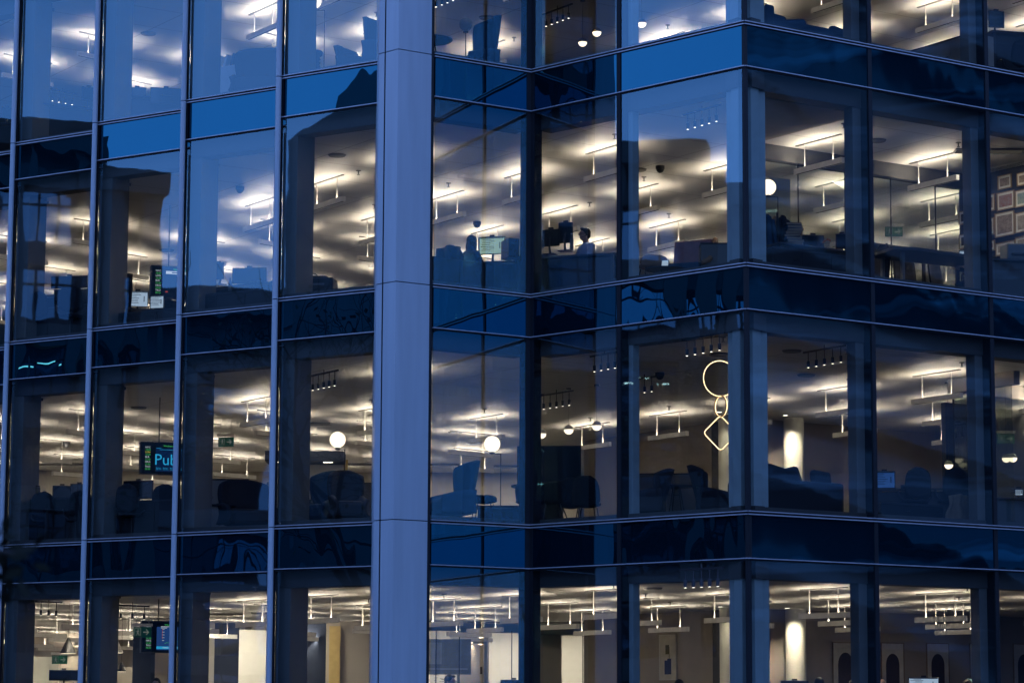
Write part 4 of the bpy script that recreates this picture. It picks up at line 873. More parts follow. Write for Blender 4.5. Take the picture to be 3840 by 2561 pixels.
# white low wall part and blinds deeper in
wall((.90, 6.25), (1.42, 6.6), ZF(1), CE(1)-.3, M['cream'])
nv0, nv1 = np.array([5.2, 6.87]), np.array([5.2, 6.87])+Bm*3.2
wall(nv0-Bm*.85, nv1, ZF(1), CE(1)-.03, M['navy'], 'navy_wall')
wall(nv0-Bm*.80-np.array([.0, 0]), nv1+Bm*.1, CE(1)-.10, CE(1)-.002, M['white'], 'cornice', .04)
nrmw = np.array([-Bm[1], Bm[0]])     # wall() thickens this way; pictures hang on the other face
for i, (t, x, y, w, h, kd) in enumerate([('r2c4', 1880, 477, .30, .26, 'dark'), ('r2c4', 1878, 675, .28, .28, 'dark'), ('r2c4', 2200, 185, .27, .27, 'crowd'), ('r2c4', 2208, 340, .34, .34, 'red'), ('r2c4', 2200, 535, .38, .46, 'crowd'), ('r2c4', 2207, 735, .38, .24, 'sketch'), ('r2c4', 2085, 358, .16, .32, 'crowd'), ('r2c4', 2085, 555, .14, .32, 'sketch'), ('r2c4', 2090, 715, .14, .2, 'red'), ('r2c4', 2345, 160, .2, .25, 'crowd'), ('r2c4', 2345, 320, .26, .32, 'blue'), ('r2c4', 2345, 520, .26, .38, 'sketch'), ('r2c4', 2345, 690, .26, .24, 'sketch')]):
    Q = onwall(T(t, x, y), nv0, Bm); Q = Q-np.array([nrmw[0], nrmw[1], 0])*.03
    w2 = w*1.35
    if Q[1] < nv0[1]+1: frame(tuple(Q), math.atan2(Bm[1], Bm[0]), w2, h*1.0, '%s on the navy wall, %s' % (['small dark framed print', 'unframed dark photo print', 'unframed group photo', 'framed print with red lower half', 'large framed group drawing', 'wide framed line drawing', 'narrow framed group picture', 'narrow framed sketch', 'small red framed print', 'small framed group picture', 'framed sea blue print', 'tall framed sketch', 'square framed sketch'][i], ['upper, left of the last mullion', 'lower, left of the last mullion', 'top of the main column', 'second in the main column', 'third in the main column', 'bottom of the main column', 'beside the mullion, upper', 'beside the mullion, middle', 'beside the mullion, lower', 'at the right frame edge, top', 'at the right frame edge, second', 'at the right frame edge, third', 'at the right frame edge, bottom'][i]), kd, 'pictures on the navy wall')
P0 = WP('r2c4', 222, 228, 3.6); globe_lamp((P0[0]-.0, 3.6, ZF(1)), zat(T('r2c4', 222, 228), (P0[0], 3.6)), .14, 0, 'lit globe lamp half hidden by the casing right of the outer corner, upper middle storey', arm=.17)
# coats on a stand
P0 = WP('r2c4', 300, 480, 3.0); r = empty('coat_stand', (P0[0], 3.0, ZF(1)), 0, 'coat stand hung with dark coats beside the globe lamp, upper middle storey', 'coat stand'); zt = zpix('r2c4', 300, 440, 3.0)-ZF(1); MB().tube([(0, 0, 0), (0, 0, zt)], .02, 8).build('pole', M['plastic'], r); MB().lathe((0, 0, 0), [(.2, 0), (.2, .03)], 20).build('base', M['plastic'], r)
for i, (x, mm, lb) in enumerate([(-.16, 'blue_fabric', 'dark blue coat on the left of the coat stand'), (.08, 'fabric', 'shiny black jacket on the right of the coat stand'), (-.02, 'tan', 'brown coat at the back of the coat stand')]):
    g = MB(); g.grid(lambda u, v: ((u-.5)*(.22+.22*v)*1.0+x*1.2, -.08+.13*i+.05*math.sin(17*u+i)+.06*v, zt-.03-.85*v-.12*abs(u-.5)*2*(1-v)), 14, 10); q = g.build('coat', M[mm], None, smooth=True, solid=.05); q.location = (P0[0], 3.0, ZF(1)); tag(q, lb, 'coat')
zb = zpix('r2c4', 440, 740, 2.7)
for i in range(9):
    P0 = WP('r2c4', 440+rn.uniform(-14, 14), 740, 2.7); th = .045; b = empty('book', (P0[0], 2.7, zb+i*.05), rn.uniform(-.3, .3), 'book %s of the tall stack behind the coat stand, upper middle storey' % ['at the bottom', 'second from the bottom', 'third from the bottom', 'fourth from the bottom', 'in the middle', 'fourth from the top', 'third from the top', 'second from the top', 'on top'][i], 'book', 'stacked books')
    MB().box((0, 0, .023), (.27, .2, .044)).build('cover', [M['fabric'], M['tan'], M['case'], M['blue_fabric']][i % 4], b); MB().box((.006, -.003, .023), (.262, .2, .034)).build('pages', M['wood'], b)
desk((WP('r2c4', 560, 760, 2.75)[0], 2.8, ZF(1)), R(33), 1.8, .7, 'dark desk carrying the stack of books, window right of outer corner, upper middle storey', h=zb-ZF(1))
mon('r2c4', 500, 625, 690, 735, 3.1, 1, R(10), 'low dark monitor right of the book stack, upper middle storey'); mon('r2c4', 785, 615, 890, 740, 3.1, 1, R(-12), 'dark monitor beside the right casing, window right of outer corner, upper middle storey')
P0 = WP('r2c4', 700, 668, 2.9); g = MB(); 
for i in range(4): g.tube([(-.06+i*.01, 0, -.05), (-.03+i*.015, 0, 0), (.03, 0, .0+i*.01), (.09, 0, -.02+i*.008)], .006, 6)
q = tag(g.build('orange_cable', mat('orange', (.5, .14, .03), .5)), 'loop of orange cable between two dark monitors, upper middle storey', 'cable'); q.location = tuple(P0)
# meeting table and chairs, second window from the right
Yt = 5.1; zt = zpix('r2c4', 1350, 800, Yt); r = empty('meeting_table', (WP('r2c4', 1530, 850, Yt)[0], Yt, ZF(1)), R(33), 'dark angular meeting table, second window from the right, upper middle storey', 'table'); hz = zt-ZF(1)
MB().prism([(-1.15, -.45), (-.75, -.62), (1.15, -.55), (1.35, .35), (-.9, .5)], hz-.05, hz).build('tabletop', M['desk'], r)
for x, y in ((-.85, -.35), (.95, -.35), (1.0, .25), (-.75, .3)): MB().box((x, y, hz/2-.03), (.06, .06, hz-.05)).build('leg', M['case'], r)
for i, (x, y, rz, lb) in enumerate([(1395, 720, 30, 'dark shell chair at the middle of the meeting table, upper middle storey'), (1665, 765, 55, 'dark shell chair at the right of the meeting table, upper middle storey'), (1110, 700, -60, 'dark shell chair behind the mullion left of the meeting table, upper middle storey')]):
    Yc = Yt+(.75 if i < 2 else 0); shell_chair(at_floor('r2c4', x, y, Yc, 1), R(rz), lb, m='fabric', h=zpix('r2c4', x, y, Yc)-ZF(1)+.02)
Yc = 6.1; desk((WP('r2c4', 1240, 745, Yc)[0], Yc, ZF(1)), R(33), 1.3, .6, 'pale counter behind the meeting table, upper middle storey', h=zpix('r2c4', 1240, 735, Yc)-ZF(1), plain=True)
mon('r2c4', 1815, 745, 1945, 885, 5.9, 1, R(-25), 'bright white monitor beside the last mullion, upper middle storey', 'w')
person((WP('r2c4', 2000, 850, 5.3)[0], 5.3, ZF(1)), R(-70), 'person hidden behind the last mullion reaching towards the bright white monitor', top='dark_shirt')
exit_sign(atz(T('r2c4', 1265, 390), CE(1)), 1, zat(T('r2c4', 1265, 598), atz(T('r2c4', 1265, 390), CE(1))), R(0), 'green exit sign behind the glass partition, second window from right, upper middle storey')
P0 = WP('r2c4', 2290, 800, 5.2); r = empty('office_printer', (P0[0], 5.2, P0[2]-.1), R(10), 'pale grey printer at the right edge window, upper middle storey', 'printer'); MB().box((0, 0, .15), (.5, .4, .3)).build('body', M['case'], r, bevel=.03); MB().box((0, -.22, .1), (.35, .06, .03)).build('paper_tray', M['plastic'], r)
desk((P0[0], 5.3, ZF(1)), R(10), 1.2, .7, 'dark desk under the pale printer, right edge window, upper middle storey', h=P0[2]-.1-ZF(1))
# ---- lower middle storey
mon('r3c1', 296, 1290, 332, 1425, 10.2, 2, R(30), 'dark monitor edge at the casing, first full window, lower middle storey', dk=(.9, 1.9, 'black desk cluster, first full window, lower middle storey'))
mon('r3c1', 443, 1277, 600, 1400, 10.6, 2, R(5), 'dark monitor in the middle, first full window, lower middle storey'); mon('r3c1', 592, 1262, 740, 1400, 10.3, 2, R(8), 'dark monitor by the fin, first full window, lower middle storey')
mon('r3c1', 565, 1430, 680, 1470, 9.9, 2, R(0), 'low monitor with a blue image, first full window, lower middle storey', 'b')
P0 = WP('r3c1', 1340, 1050, 10.4); wall_screen((P0[0]+.18, 10.4, P0[2]), R(18), 1.12, .64, 'hanging screen with city clocks and large cyan letters, second full window, lower middle storey', dict(up=CE(2)-P0[2], t=['10:50', '15:50', '21:20', '23:50', '00:50'], y=1, c='pub'))
mon('r3c1', 1032, 1235, 1290, 1390, 8.7, 2, R(-16), 'dark tilted monitor below the cyan screen, second full window, lower middle storey', dk=(.3, 1.9, 'black cluttered desk, second full window, lower middle storey'))
P0 = WP('r3c1', 1250, 1440, 8.4); q = tag(MB().box((0, 0, 0), (.2, .14, .1)).build('telephone', M['case'], None, bevel=.02), 'grey telephone on the cluttered desk, second full window, lower middle storey', 'telephone'); q.location = tuple(P0)
Pe = (-8.6, 12.4); Pe = atz(T('r3c1', 1903, 700), CE(2)); exit_sign(Pe, 2, zat(T('r3c1', 1903, 912), Pe), R(-20), 'green exit sign with white arrow, third full window, lower middle storey')
wing_chair(at_floor('r3c1', 2080, 1300, 6.6, 2), R(25), 'large dark armchair by the fin, third full window, lower middle storey', 'fabric', h=zpix('r3c1', 2080, 1215, 6.6)-ZF(2), w=1.0)
round_table((WP('r3c1', 1865, 1440, 6.7)[0], 6.7, ZF(2)), .24, zpix('r3c1', 1865, 1440, 6.7)-ZF(2), 'small dark round table beside the casing, third full window, lower middle storey', legs=1)
P0 = WP('r3c1', 1830, 1330, 9); cabinet((P0[0], 9.0, ZF(2)), 0, 1.2, .45, zpix('r3c1', 1800, 1240, 9)-ZF(2), 'grey cabinet behind the round table, third full window, lower middle storey', 'dwall', 2)
wall((-9.2, 16.8), (-6.6, 16.8), -8+.04, -8+1.9, M['navy'], 'navy_wall'); 
r = empty('lit_niche', (-8.25, 15.9, ZF(2)), 0, 'bright white backdrop behind the armchair, third full window, lower middle storey', 'screen wall'); hn = zpix('r3c1', 2200, 1100, 15.9)-ZF(2); MB().box((0, 0, hn/2), (1.6, .1, hn)).build('panel', M['white'], r); MB().box((0, -.35, hn+.12), (1.7, .8, .22)).build('canopy', M['navy'], r)
for i in range(3): MB().box((-.5+i*.5, -.5, hn+.005), (.2, .05, .012)).build('light_strip', M['spot'], r)
P0 = WP('r3c2', 820, 893, 5.2); globe_lamp((P0[0], 5.2, ZF(2)), P0[2], .143, 0, 'bright globe lamp on a black angled stand, window left of pier, lower middle storey', arm=.13)
wing_chair(at_floor('r3c2', 905, 1200, 4.6, 2), R(15), 'wide patterned armchair in front of the globe lamp, window left of pier, lower middle storey', 'grey_fabric', h=zpix('r3c2', 905, 1135, 4.6)-ZF(2), w=.62)
wing_chair(at_floor('r3c2', 680, 1200, 5.4, 2), R(-30), 'blue black armchair beside the casing, window left of pier, lower middle storey', 'blue_fabric', h=zpix('r3c2', 680, 1140, 5.4)-ZF(2), w=.66)
spot_track('r3c2', (612, 478), (795, 440), 2, 5, 'spotlight track with five lit spots, window left of pier, lower middle storey')
wall((-9.0, 20), (-7.35, 20), -8+.04, -8+2.2, M['navy'], 'navy_wall'); P0 = WP('r3c2', 828, 1115, 19.5); q = tag(MB().box((0, 0, 0), (.43, .05, .3)).build('notice_board', mat('mustard', (.42, .30, .10), .7)), 'small mustard panel behind the globe lamp, window left of pier, lower middle storey', 'notice board'); q.location = tuple(P0)
P0 = WP('r3c2', 2118, 928, 4.7); globe_lamp((P0[0], 4.7, ZF(2)), P0[2], .142, 0, 'bright globe lamp on a black angled stand, window right of pier, lower middle storey', arm=.155)
X = WP('r3c2', 1800, 1200, 3.7)[0]; wing_chair((X, 3.7, ZF(2)), R(-70), 'blue wingback chair with high curved back, window right of pier, lower middle storey', 'blue_fabric', h=zpix('r3c2', 1940, 1073, 3.7)-ZF(2)+.02, w=.9)
shell_chair(at_floor('r3c2', 2050, 1400, 4.2, 2), R(170), 'dark round backed chair right of the blue wingback, lower middle storey', m='fabric', h=zpix('r3c2', 2050, 1368, 4.2)-ZF(2))
desk((WP('r3c3', 220, 1440, 5.6)[0], 5.6, ZF(2)), 0, 1.1, .6, 'dark low desk behind the globe lamp pole, window right of pier, lower middle storey', h=zpix('r3c3', 220, 1440, 5.6)-ZF(2))
P0 = WP('r3c3', 575, 1140, 7.0); r = empty('wall_screen', (P0[0], 7.0, P0[2]), R(-8), 'large switched-off screen by the inner corner mullion, lower middle storey', 'display screen'); MB().box((0, 0, 0), (1.2, .05, .92)).build('case', M['plastic'], r, bevel=.01); MB().box((0, -.027, 0), (1.16, .004, .88)).build('screen', M['scr_k'], r)
hs = P0[2]-ZF(2)-.45; MB().box((0, .02, -.46-hs/2), (.5, .05, hs)).build('stand', M['plastic'], r)
for i, (x, y, ang, Yc) in enumerate([(585, 1235, 200, 4.3), (755, 1208, 185, 5.2), (895, 1192, 165, 5.0), (430, 1245, 140, 4.6)]):
    shell_chair(at_floor('r3c3', x, y, Yc, 2), R(ang), '%s dark shell chair of the meeting table, inner corner window, lower middle storey' % ['front left', 'middle', 'right hand', 'far left'][i], 'chairs round the inner corner table', h=zpix('r3c3', x, y, Yc)-ZF(2))
round_table((WP('r3c3', 600, 1275, 5.9)[0], 5.9, ZF(2)), .75, zpix('r3c3', 600, 1268, 5.9)-ZF(2), 'pale round meeting table among the shell chairs, inner corner window', 'case')
for (x, y, Pc, lb) in [(512, 835, (-3.18, 9.6), 'left half globe pendant over the meeting table, lower middle storey'), (738, 800, (-2.68, 8.61), 'middle half globe pendant over the meeting table, lower middle storey'), (971, 768, (-2.16, 8.02), 'right half globe pendant over the meeting table, lower middle storey')]:
    Q = aty(T('r3c3', x, y), Pc[1]); half_globe((Q[0], Pc[1], CE(2)), Q[2], .092, lb, col='lamp_body')
spot_track('r3c3', (952, 318), (1122, 288), 2, 4, 'spotlight track near the glass, inner corner window, lower middle storey'); spot_track('r3c3', (530, 630), (742, 598), 2, 5, 'spotlight track deeper in, inner corner window, lower middle storey')
spot_track('r3c3', (1722, 187), (1992, 141), 2, 5, 'spotlight track above the ring chandelier, window left of outer corner, lower middle storey'); spot_track('r3c3', (1310, 500), (1428, 484), 2, 3, 'spotlight track with three spots on the left, window left of outer corner, lower middle storey')
Pr = atz(T('r3c3', 1997, 185), CE(2)-.03); ring_light((Pr[0], Pr[1], CE(2)), zat(T('r3c3', 1990, 377), Pr), 'warm glowing chandelier of circle, oval and diamond loops, window left of outer corner')
Q = aty(T('r1c4', 300, -280), 3.0); ring_light((.30, 2.75, CE(0)), zat(T('r1c4', 300, -205), (.30, 2.75)), 'warm glowing loop chandelier cut by the top edge, window right of outer corner')
wing_chair(at_floor('r3c3', 1400, 1300, 3.2, 2), R(-100), 'dark reclined lounge chair on the left, window left of outer corner, lower middle storey', 'grey_fabric', h=.95, w=.72)
wing_chair(at_floor('r3c3', 1940, 1250, 2.9, 2), R(80), 'dark lounge chair beside the casing, window left of outer corner, lower middle storey', 'fabric', h=1.0, w=.7)
round_table((WP('r3c3', 1635, 1270, 3.4)[0], 3.4, ZF(2)), .33, zpix('r3c3', 1635, 1268, 3.4)-ZF(2), 'thin legged dark table between the lounge chairs, lower middle storey')
for i, x in enumerate((1420, 1680)):
    P0 = WP('r3c3', x, 1240, 10); cabinet((P0[0], 10, ZF(2)), R(-10), .85, .4, zpix('r3c3', x, 1180, 10)-ZF(2), '%s white cabinet behind the lounge chairs, lower middle storey' % ['left', 'right'][i], 'case', 2)
zt = zat(T('r3c4', 985, 1240), oc+vD*2.35+np.array([-.35, .5]))
sofa(oc, vD, .80, 2.60, .62, zt, 2, 'dark high backed sofa right of the outer corner, lower middle storey', [(-.35, .46, .34, R(12)), (-.08, .42, .32, R(-14)), (.6, .4, .3, R(5))], m='fabric')
spot_track('r3c4', (557, 285), (828, 240), 2, 5, 'spotlight track with five dark cylinders, window right of outer corner, lower middle storey')
mon('r3c4', 1100, 1145, 1280, 1290, 4.1, 2, R(-10), 'monitor with blue and white picture, second window from right, lower middle storey', 'b', dk=(.8, 2.2, 'black desk, second window from right, lower middle storey'))
mon('r3c4', 1325, 1260, 1475, 1380, 5.0, 2, R(8), 'dark monitor in the middle, second window from right, lower middle storey')
mon('r3c4', 1508, 1368, 1700, 1430, 4.3, 2, R(-5), 'bright monitor behind the coat chair, second window from right, lower middle storey', 'w')
ch = office_chair(at_floor('r3c4', 1745, 1400, 3.9, 2), R(195), 'office chair with a brown coat over its back, second window from right, lower middle storey', 'fabric'); hcc = zpix('r3c4', 1745, 1345, 3.9)-ZF(2)
g = MB(); g.grid(lambda u, v: (.28*(u-.5)*2*(1-.35*v)+.02*math.sin(9*v+5*u), .30+.035*math.sin(15*u)-.02*math.cos(3*v)+.05*(1-v), .1+(hcc-.1)*v-.08*abs(u-.5)), 18, 12); g.build('draped_coat', mat('camel', (.20, .15, .10), .9), ch, smooth=True, solid=.03)
P0 = WP('r3c4', 1545, 1410, 4.2); r = empty('paper_cup', tuple(P0-np.array([0, 0, .06])), 0, 'orange paper cup in front of the bright monitor, lower middle storey', 'cup'); MB().lathe((0, 0, 0), [(.03, 0), (.042, .13)], 16).build('body', mat('orange_cup', (.35, .12, .06), .6), r, smooth=True); MB().lathe((0, 0, .13), [(.044, 0), (.04, .012)], 16).build('lid', M['white'], r)
b1 = np.array([4.45, 6.95]); wall(b1, b1+Bm*1.6, CE(2)-.25, CE(2)-.002, M['wall'], 'bulkhead', .15); wall(b1, b1+A33*4, CE(2)-.25, CE(2)-.002, M['wall'], 'bulkhead', .15)
for (a, b) in ((b1, b1+Bm*1.55), (b1, b1+A33*2), (b1+A33*2.02, b1+A33*4)):
    mb = MB(); mb.add([(*a, ZF(2)), (*b, ZF(2)), (*b, CE(2)-.25), (*a, CE(2)-.25)], [(0, 1, 2, 3)]); bp(mb, 'partition_pane', M['part_glass']); mb = MB(); mb.tube([(*a, ZF(2)), (*a, CE(2)-.25)], .018, 6); bp(mb, 'partition_post', M['black'])
wall(b1+A33*.9-Bm*1.2, b1+A33*1.7-Bm*1.2, ZF(2), CE(2)-.26, M['navy'], 'navy_wall')
for i, (x, y, Yc) in enumerate([(1725, 1105, 7.4), (1950, 1080, 7.0), (2205, 1050, 6.6), (2258, 1048, 7.2)]):
    Q = WP('r3c4', x, y, Yc); half_globe((Q[0], Yc, CE(2)), Q[2]+.03, .082, '%s bowl lamp in a row beyond the glass room, lower middle storey' % ['left', 'second', 'third', 'right'][i], col='part_glass')
for (x0, y0, y1) in ((2195, 670, 875),):
    Pe = atz(T('r3c4', x0, y0), CE(2)); exit_sign(Pe, 2, zat(T('r3c4', x0, y1), Pe), R(0), 'green exit sign at the right edge window, lower middle storey')
mon('r3c4', 2270, 1290, 2345, 1350, 6.0, 2, R(0), 'pale lit monitor at the right edge window, lower middle storey', 'w', dk=(0, 1.4, 'dark desk at the right edge window, lower middle storey'))
# ---- bottom storey
P0 = WP('r4c1', 1400, 1145, 10.4); wall_screen((P0[0]+.18, 10.4, P0[2]), R(18), 1.05, .62, 'hanging screen with city clocks and a green chart, second full window, bottom storey', dict(up=CE(3)-P0[2], t=['10:50', '15:50', '21:20', '23:50', '00:50'], y=1, c='chart'))
P0 = WP('r4c1', 1255, 1103, 10.0); Pe = (P0[0], 10.0); exit_sign(Pe, 3, P0[2], R(-10), 'green exit sign left of the chart screen, second full window, bottom storey')
P0 = WP('r4c1', 525, 1345, 20); exit_sign((P0[0], 20), 3, P0[2], R(0), 'small far exit sign, first full window, bottom storey')
for i, (x, y, Yc, lb) in enumerate([(600, 1290, 13, 'black cone pendant in the first full window, bottom storey'), (1015, 1285, 14, 'pale cone pendant at the casing, second full window, bottom storey'), (1070, 1450, 15, 'black cone pendant hanging low, second full window, bottom storey')]):
    P0 = WP('r4c1', x, y, Yc); r = empty('cone_pendant', (P0[0], Yc, CE(3)), 0, lb, 'pendant lamp'); z = P0[2]-CE(3); q = .17 if i < 2 else .1
    MB().tube([(0, 0, 0), (0, 0, z+q*1.9)], .004, 5).build('cord', M['plastic'], r); MB().lathe((0, 0, z), [(q, 0), (q, .01), (.02, q*1.9)], 24).build('shade', M['plastic'] if i != 1 else M['lamp_body'], r); MB().lathe((0, 0, z-.004), [(q*.9, 0), (q*.9, .003)], 24).build('diffuser', M['globe'], r)
spot_track('r4c1', (360, 958), (495, 962), 3, 3, 'spotlight track of small spots, first full window, bottom storey'); spot_track('r4c1', (1064, 985), (1270, 992), 3, 3, 'spotlight track with lit spots, second full window, bottom storey')
mon('r4c1', 435, 1435, 690, 1530, 10.3, 3, R(5), 'wide dark monitor, first full window, bottom storey', dk=(.1, 1.9, 'dark desk under the wide monitor, first full window, bottom storey'))
Pm = atz(T('r4c1', 1385, 1512), ZF(3)+1.36); Yp = 8.6; Pm = WP('r4c1', 1385, 1512, Yp); person((Pm[0], Yp, Pm[2]-1.36), 0, 'dark haired head low beside the chart screen fin, second full window, bottom storey', top='dark_shirt')
wcol = [(-16.5, 24, -14.4, M['white'], 2.2), (-13.9, 22, -12.55, M['navy'], 2.5), (-12.5, 18, -11.75, M['wall'], 1.6)]
for (t, x0, x1, ytop, Yc, mm, nm) in [('r4c1', 255, 520, 1320, 26, 'cream', 'partition_wall'), ('r4c1', 1175, 1370, 1125, 17, 'navy', 'navy_wall'), ('r4c1', 1370, 1500, 1285, 16, 'wall', 'partition_wall'), ('r4c1', 1000, 1170, 1410, 22, 'dwall', 'partition_wall'), ('r4c1', 1800, 1895, 1140, 22, 'white', 'partition_wall'), ('r4c1', 1895, 2110, 1020, 20, 'navy', 'navy_wall'), ('r4c1', 2110, 2420, 1080, 19, 'white', 'partition_wall'), ('r4c2', 545, 760, 1010, 21, 'navy', 'navy_wall')]:
    a, b = WP(t, x0, ytop, Yc), WP(t, x1, ytop, Yc); wall((a[0], Yc), (b[0], Yc), ZF(3), min(a[2], CE(3)-.01), M[mm], nm)
a, b = WP('r4c2', 790, 1050, 18), WP('r4c2', 885, 1050, 18); door = empty('yellow_door', ((a[0]+b[0])/2, 18, ZF(3)), 0, 'tall mustard yellow door in a grey wall, window left of pier, bottom storey', 'door'); hd = a[2]-ZF(3)
MB().box((0, 0, hd/2), (b[0]-a[0], .05, hd)).build('leaf', mat('mustard_door', (.58, .42, .16), .5), door); MB().box(((b[0]-a[0])/2-.06, -.04, 1.0), (.03, .03, .2)).build('handle', M['plastic'], door)
a, b = WP('r4c2', 762, 1005, 18.1), WP('r4c2', 1300, 1005, 18.1); wall((a[0], 18.08), (b[0], 18.08), ZF(3), min(a[2], CE(3)-.01), M['wall'], 'partition_wall')
# glass rooms behind the inner corner windows: pale door, panes, whiteboard
Yg = 19.5
for (t, x0, x1, yt, mm, Yc, nm) in [('r4c2', 1660, 1935, 1090, 'white', 24, 'partition_wall'), ('r4c2', 1935, 2190, 1110, 'wall', 21, 'partition_wall'), ('r4c3', 75, 400, 1045, 'white', 24, 'partition_wall'), ('r4c3', 450, 680, 1165, 'wall', 21, 'partition_wall'), ('r4c3', 680, 975, 1070, 'white', 24, 'partition_wall')]:
    a, b = WP(t, x0, yt, Yc), WP(t, x1, yt, Yc); wall((a[0], Yc), (b[0], Yc), ZF(3), min(a[2], CE(3)-.01), M[mm], nm)
for (t, x, yt) in [('r4c2', 1730, 1085), ('r4c2', 1935, 1110), ('r4c3', 265, 1048), ('r4c3', 856, 1070)]:
    a = WP(t, x, yt, 20); mb = MB(); mb.tube([(a[0], 20, ZF(3)), (a[0], 20, CE(3)-.3)], .012, 6); bp(mb, 'partition_post', M['black'])
a = WP('r4c2', 2190, 1110, 20.9); dr = empty('office_door', (WP('r4c2', 2045, 1300, 20.8)[0], 20.8, ZF(3)), 0, 'taupe door with a black handle, window right of pier, bottom storey', 'door'); wd = (WP('r4c2', 2150, 1300, 20.8)-WP('r4c2', 1940, 1300, 20.8))[0]; hd = zpix('r4c2', 2045, 1215, 20.8)-ZF(3)
MB().box((0, 0, hd/2), (wd, .04, hd)).build('leaf', M['wall'], dr); MB().box((wd/2-.06, -.03, zpix('r4c2', 2140, 1440, 20.8)-ZF(3)), (.05, .03, .17)).build('handle', M['plastic'], dr); mb = MB(); mb.box((-wd/2-.04, 0, hd/2), (.06, .06, hd+.06)); mb.box((wd/2+.04, 0, hd/2), (.06, .06, hd+.06)); mb.box((0, 0, hd+.05), (wd+.14, .06, .06)); mb.build('door_frame', M['case'], dr)
P0 = WP('r4c2', 1820, 1320, 20.2); r = empty('projection_screen', tuple(P0), 0, 'pale grey blue screen with faint text on the glass room wall, bottom storey', 'display screen'); MB().box((0, 0, 0), (1.15, .04, .82)).build('panel', mat('grey_screen', (.22, .25, .27), .5), r); m = MB(); m.box((-.32, -.025, .08), (.42, .004, .5)); m.box((.0, -.025, -.28), (1.0, .004, .03)); m.build('screen_text', mat('pale_text', (.42, .46, .5), .5), r)
wb = empty('wall_writing', tuple(WP('r4c2', 1770, 1460, 23.9)), 0, 'dark handwritten marks on the pale wall above the seated man, bottom storey', 'writing')
m = MB(); rw_ = random.Random(9)
for i in range(26): m.box((rw_.uniform(-.55, .45), 0, rw_.uniform(-.22, .22)), (rw_.uniform(.05, .13), .01, .010), ry=rw_.uniform(-.2, .2))
m.build('marker_lines', M['desk'], wb)
Yp = 6.0; Pm = WP('r4c2', 1795, 1485, Yp); person((Pm[0], Yp, Pm[2]-1.36), R(60), 'dark haired man seen to the shoulders, window right of pier, bottom storey', top='dark_shirt', glasses=True)
mon('r4c3', 170, 1435, 390, 1500, 5.5, 3, R(0), 'dark monitor top at the inner corner mullion, bottom storey', dk=(0, 1.6, 'dark desk at the inner corner mullion, bottom storey'))
# artwork on the core wall
Q = onwall(T('r4c3', 1572, 1250), core, Bm); d = Bm; n = np.array([d[1], -d[0]]); n = n if n@(CAMP[:2]-Q[:2]) > 0 else -n; Q[:2] += n*.03
sc = 1/206.*1.16
frame(tuple(Q), math.atan2(Bm[1], Bm[0]), .62, .98, 'tall white framed artwork with olive and blue rectangles, window left of outer corner, bottom storey', 'shapes', fm='white')
mb = MB(); e = core-Bm*1.15; mb.prism([tuple(e+n*.02), tuple(core-Bm*.35+n*.02), tuple(core-Bm*.35+n*.06), tuple(e+n*.06)], ZF(3), CE(3)-.003); bp(mb, 'navy_panel', M['desk'])
mb = MB(); mb.prism([tuple(e+n*.02), tuple(core-Bm*.35+n*.02), tuple(core-Bm*.35+n*.06), tuple(e+n*.06)], ZF(2), CE(2)-.003); bp(mb, 'navy_panel', M['desk'])
spot_track('r4c3', (1708, 672), (1978, 660), 3, 5, 'spotlight track with five dark cylinders, window left of outer corner, bottom storey')
for i, (x, lb) in enumerate([(860, 'window right of outer corner'), (1252, 'first of the second window from right'), (1628, 'middle of the second window from right'), (1985, 'last of the second window from right'), (2345, 'right edge window')]):
    Q = onwall(T('r4c4', x, 1370), core, A33); nn = np.array([A33[1], -A33[0]]); Q[:2] += nn*.03; frame(tuple(Q), math.atan2(A33[1], A33[0]), .66 if i else .72, 1.25, 'framed dark arch picture, %s, bottom storey' % lb, 'arch', 'row of dark arch pictures')
for i, (t, x, y, Yp, rz, kw, lb) in enumerate([('r4c4', 645, 1422, 3.6, 170, {}, 'dark haired head beside the round column, window right of outer corner, bottom storey'), ('r4c4', 905, 1446, 4.2, 150, {}, 'low dark haired head under the first arch picture, bottom storey'), ('r4c4', 1175, 1430, 4.8, 180, dict(bald=True), 'bald head beside the mullion, second window from right, bottom storey'), ('r4c4', 1880, 1440, 5.6, 170, {}, 'head in front of the pale green monitor, second window from right, bottom storey'), ('r4c3', 1650, 1440, 3.2, 170, {}, 'head under the tall artwork, window left of outer corner, bottom storey')]):
    Pm = WP(t, x, y, Yp); person((Pm[0], Yp, Pm[2]-1.36), R(rz), lb, top='dark_shirt', **kw)
mon('r4c4', 325, 1443, 560, 1530, 3.0, 3, R(4), 'dark monitor top left of the round column, window right of outer corner, bottom storey', dk=(.2, 1.6, 'dark desk in the window right of outer corner, bottom storey'))
mon('r4c4', 1388, 1415, 1645, 1520, 5.2, 3, R(0), 'pale blue lit monitor under the arch pictures, bottom storey', 'w', dk=(.2, 1.8, 'dark desk in the second window from right, bottom storey'))
mon('r4c4', 1872, 1418, 2160, 1520, 6.0, 3, R(0), 'pale green lit monitor at the last mullion, bottom storey', 'g')
Pe = WP('r4c4', 1995, 1010, 9); exit_sign((Pe[0], 9), 3, Pe[2], R(90), 'exit sign seen edge on, second window from right, bottom storey')
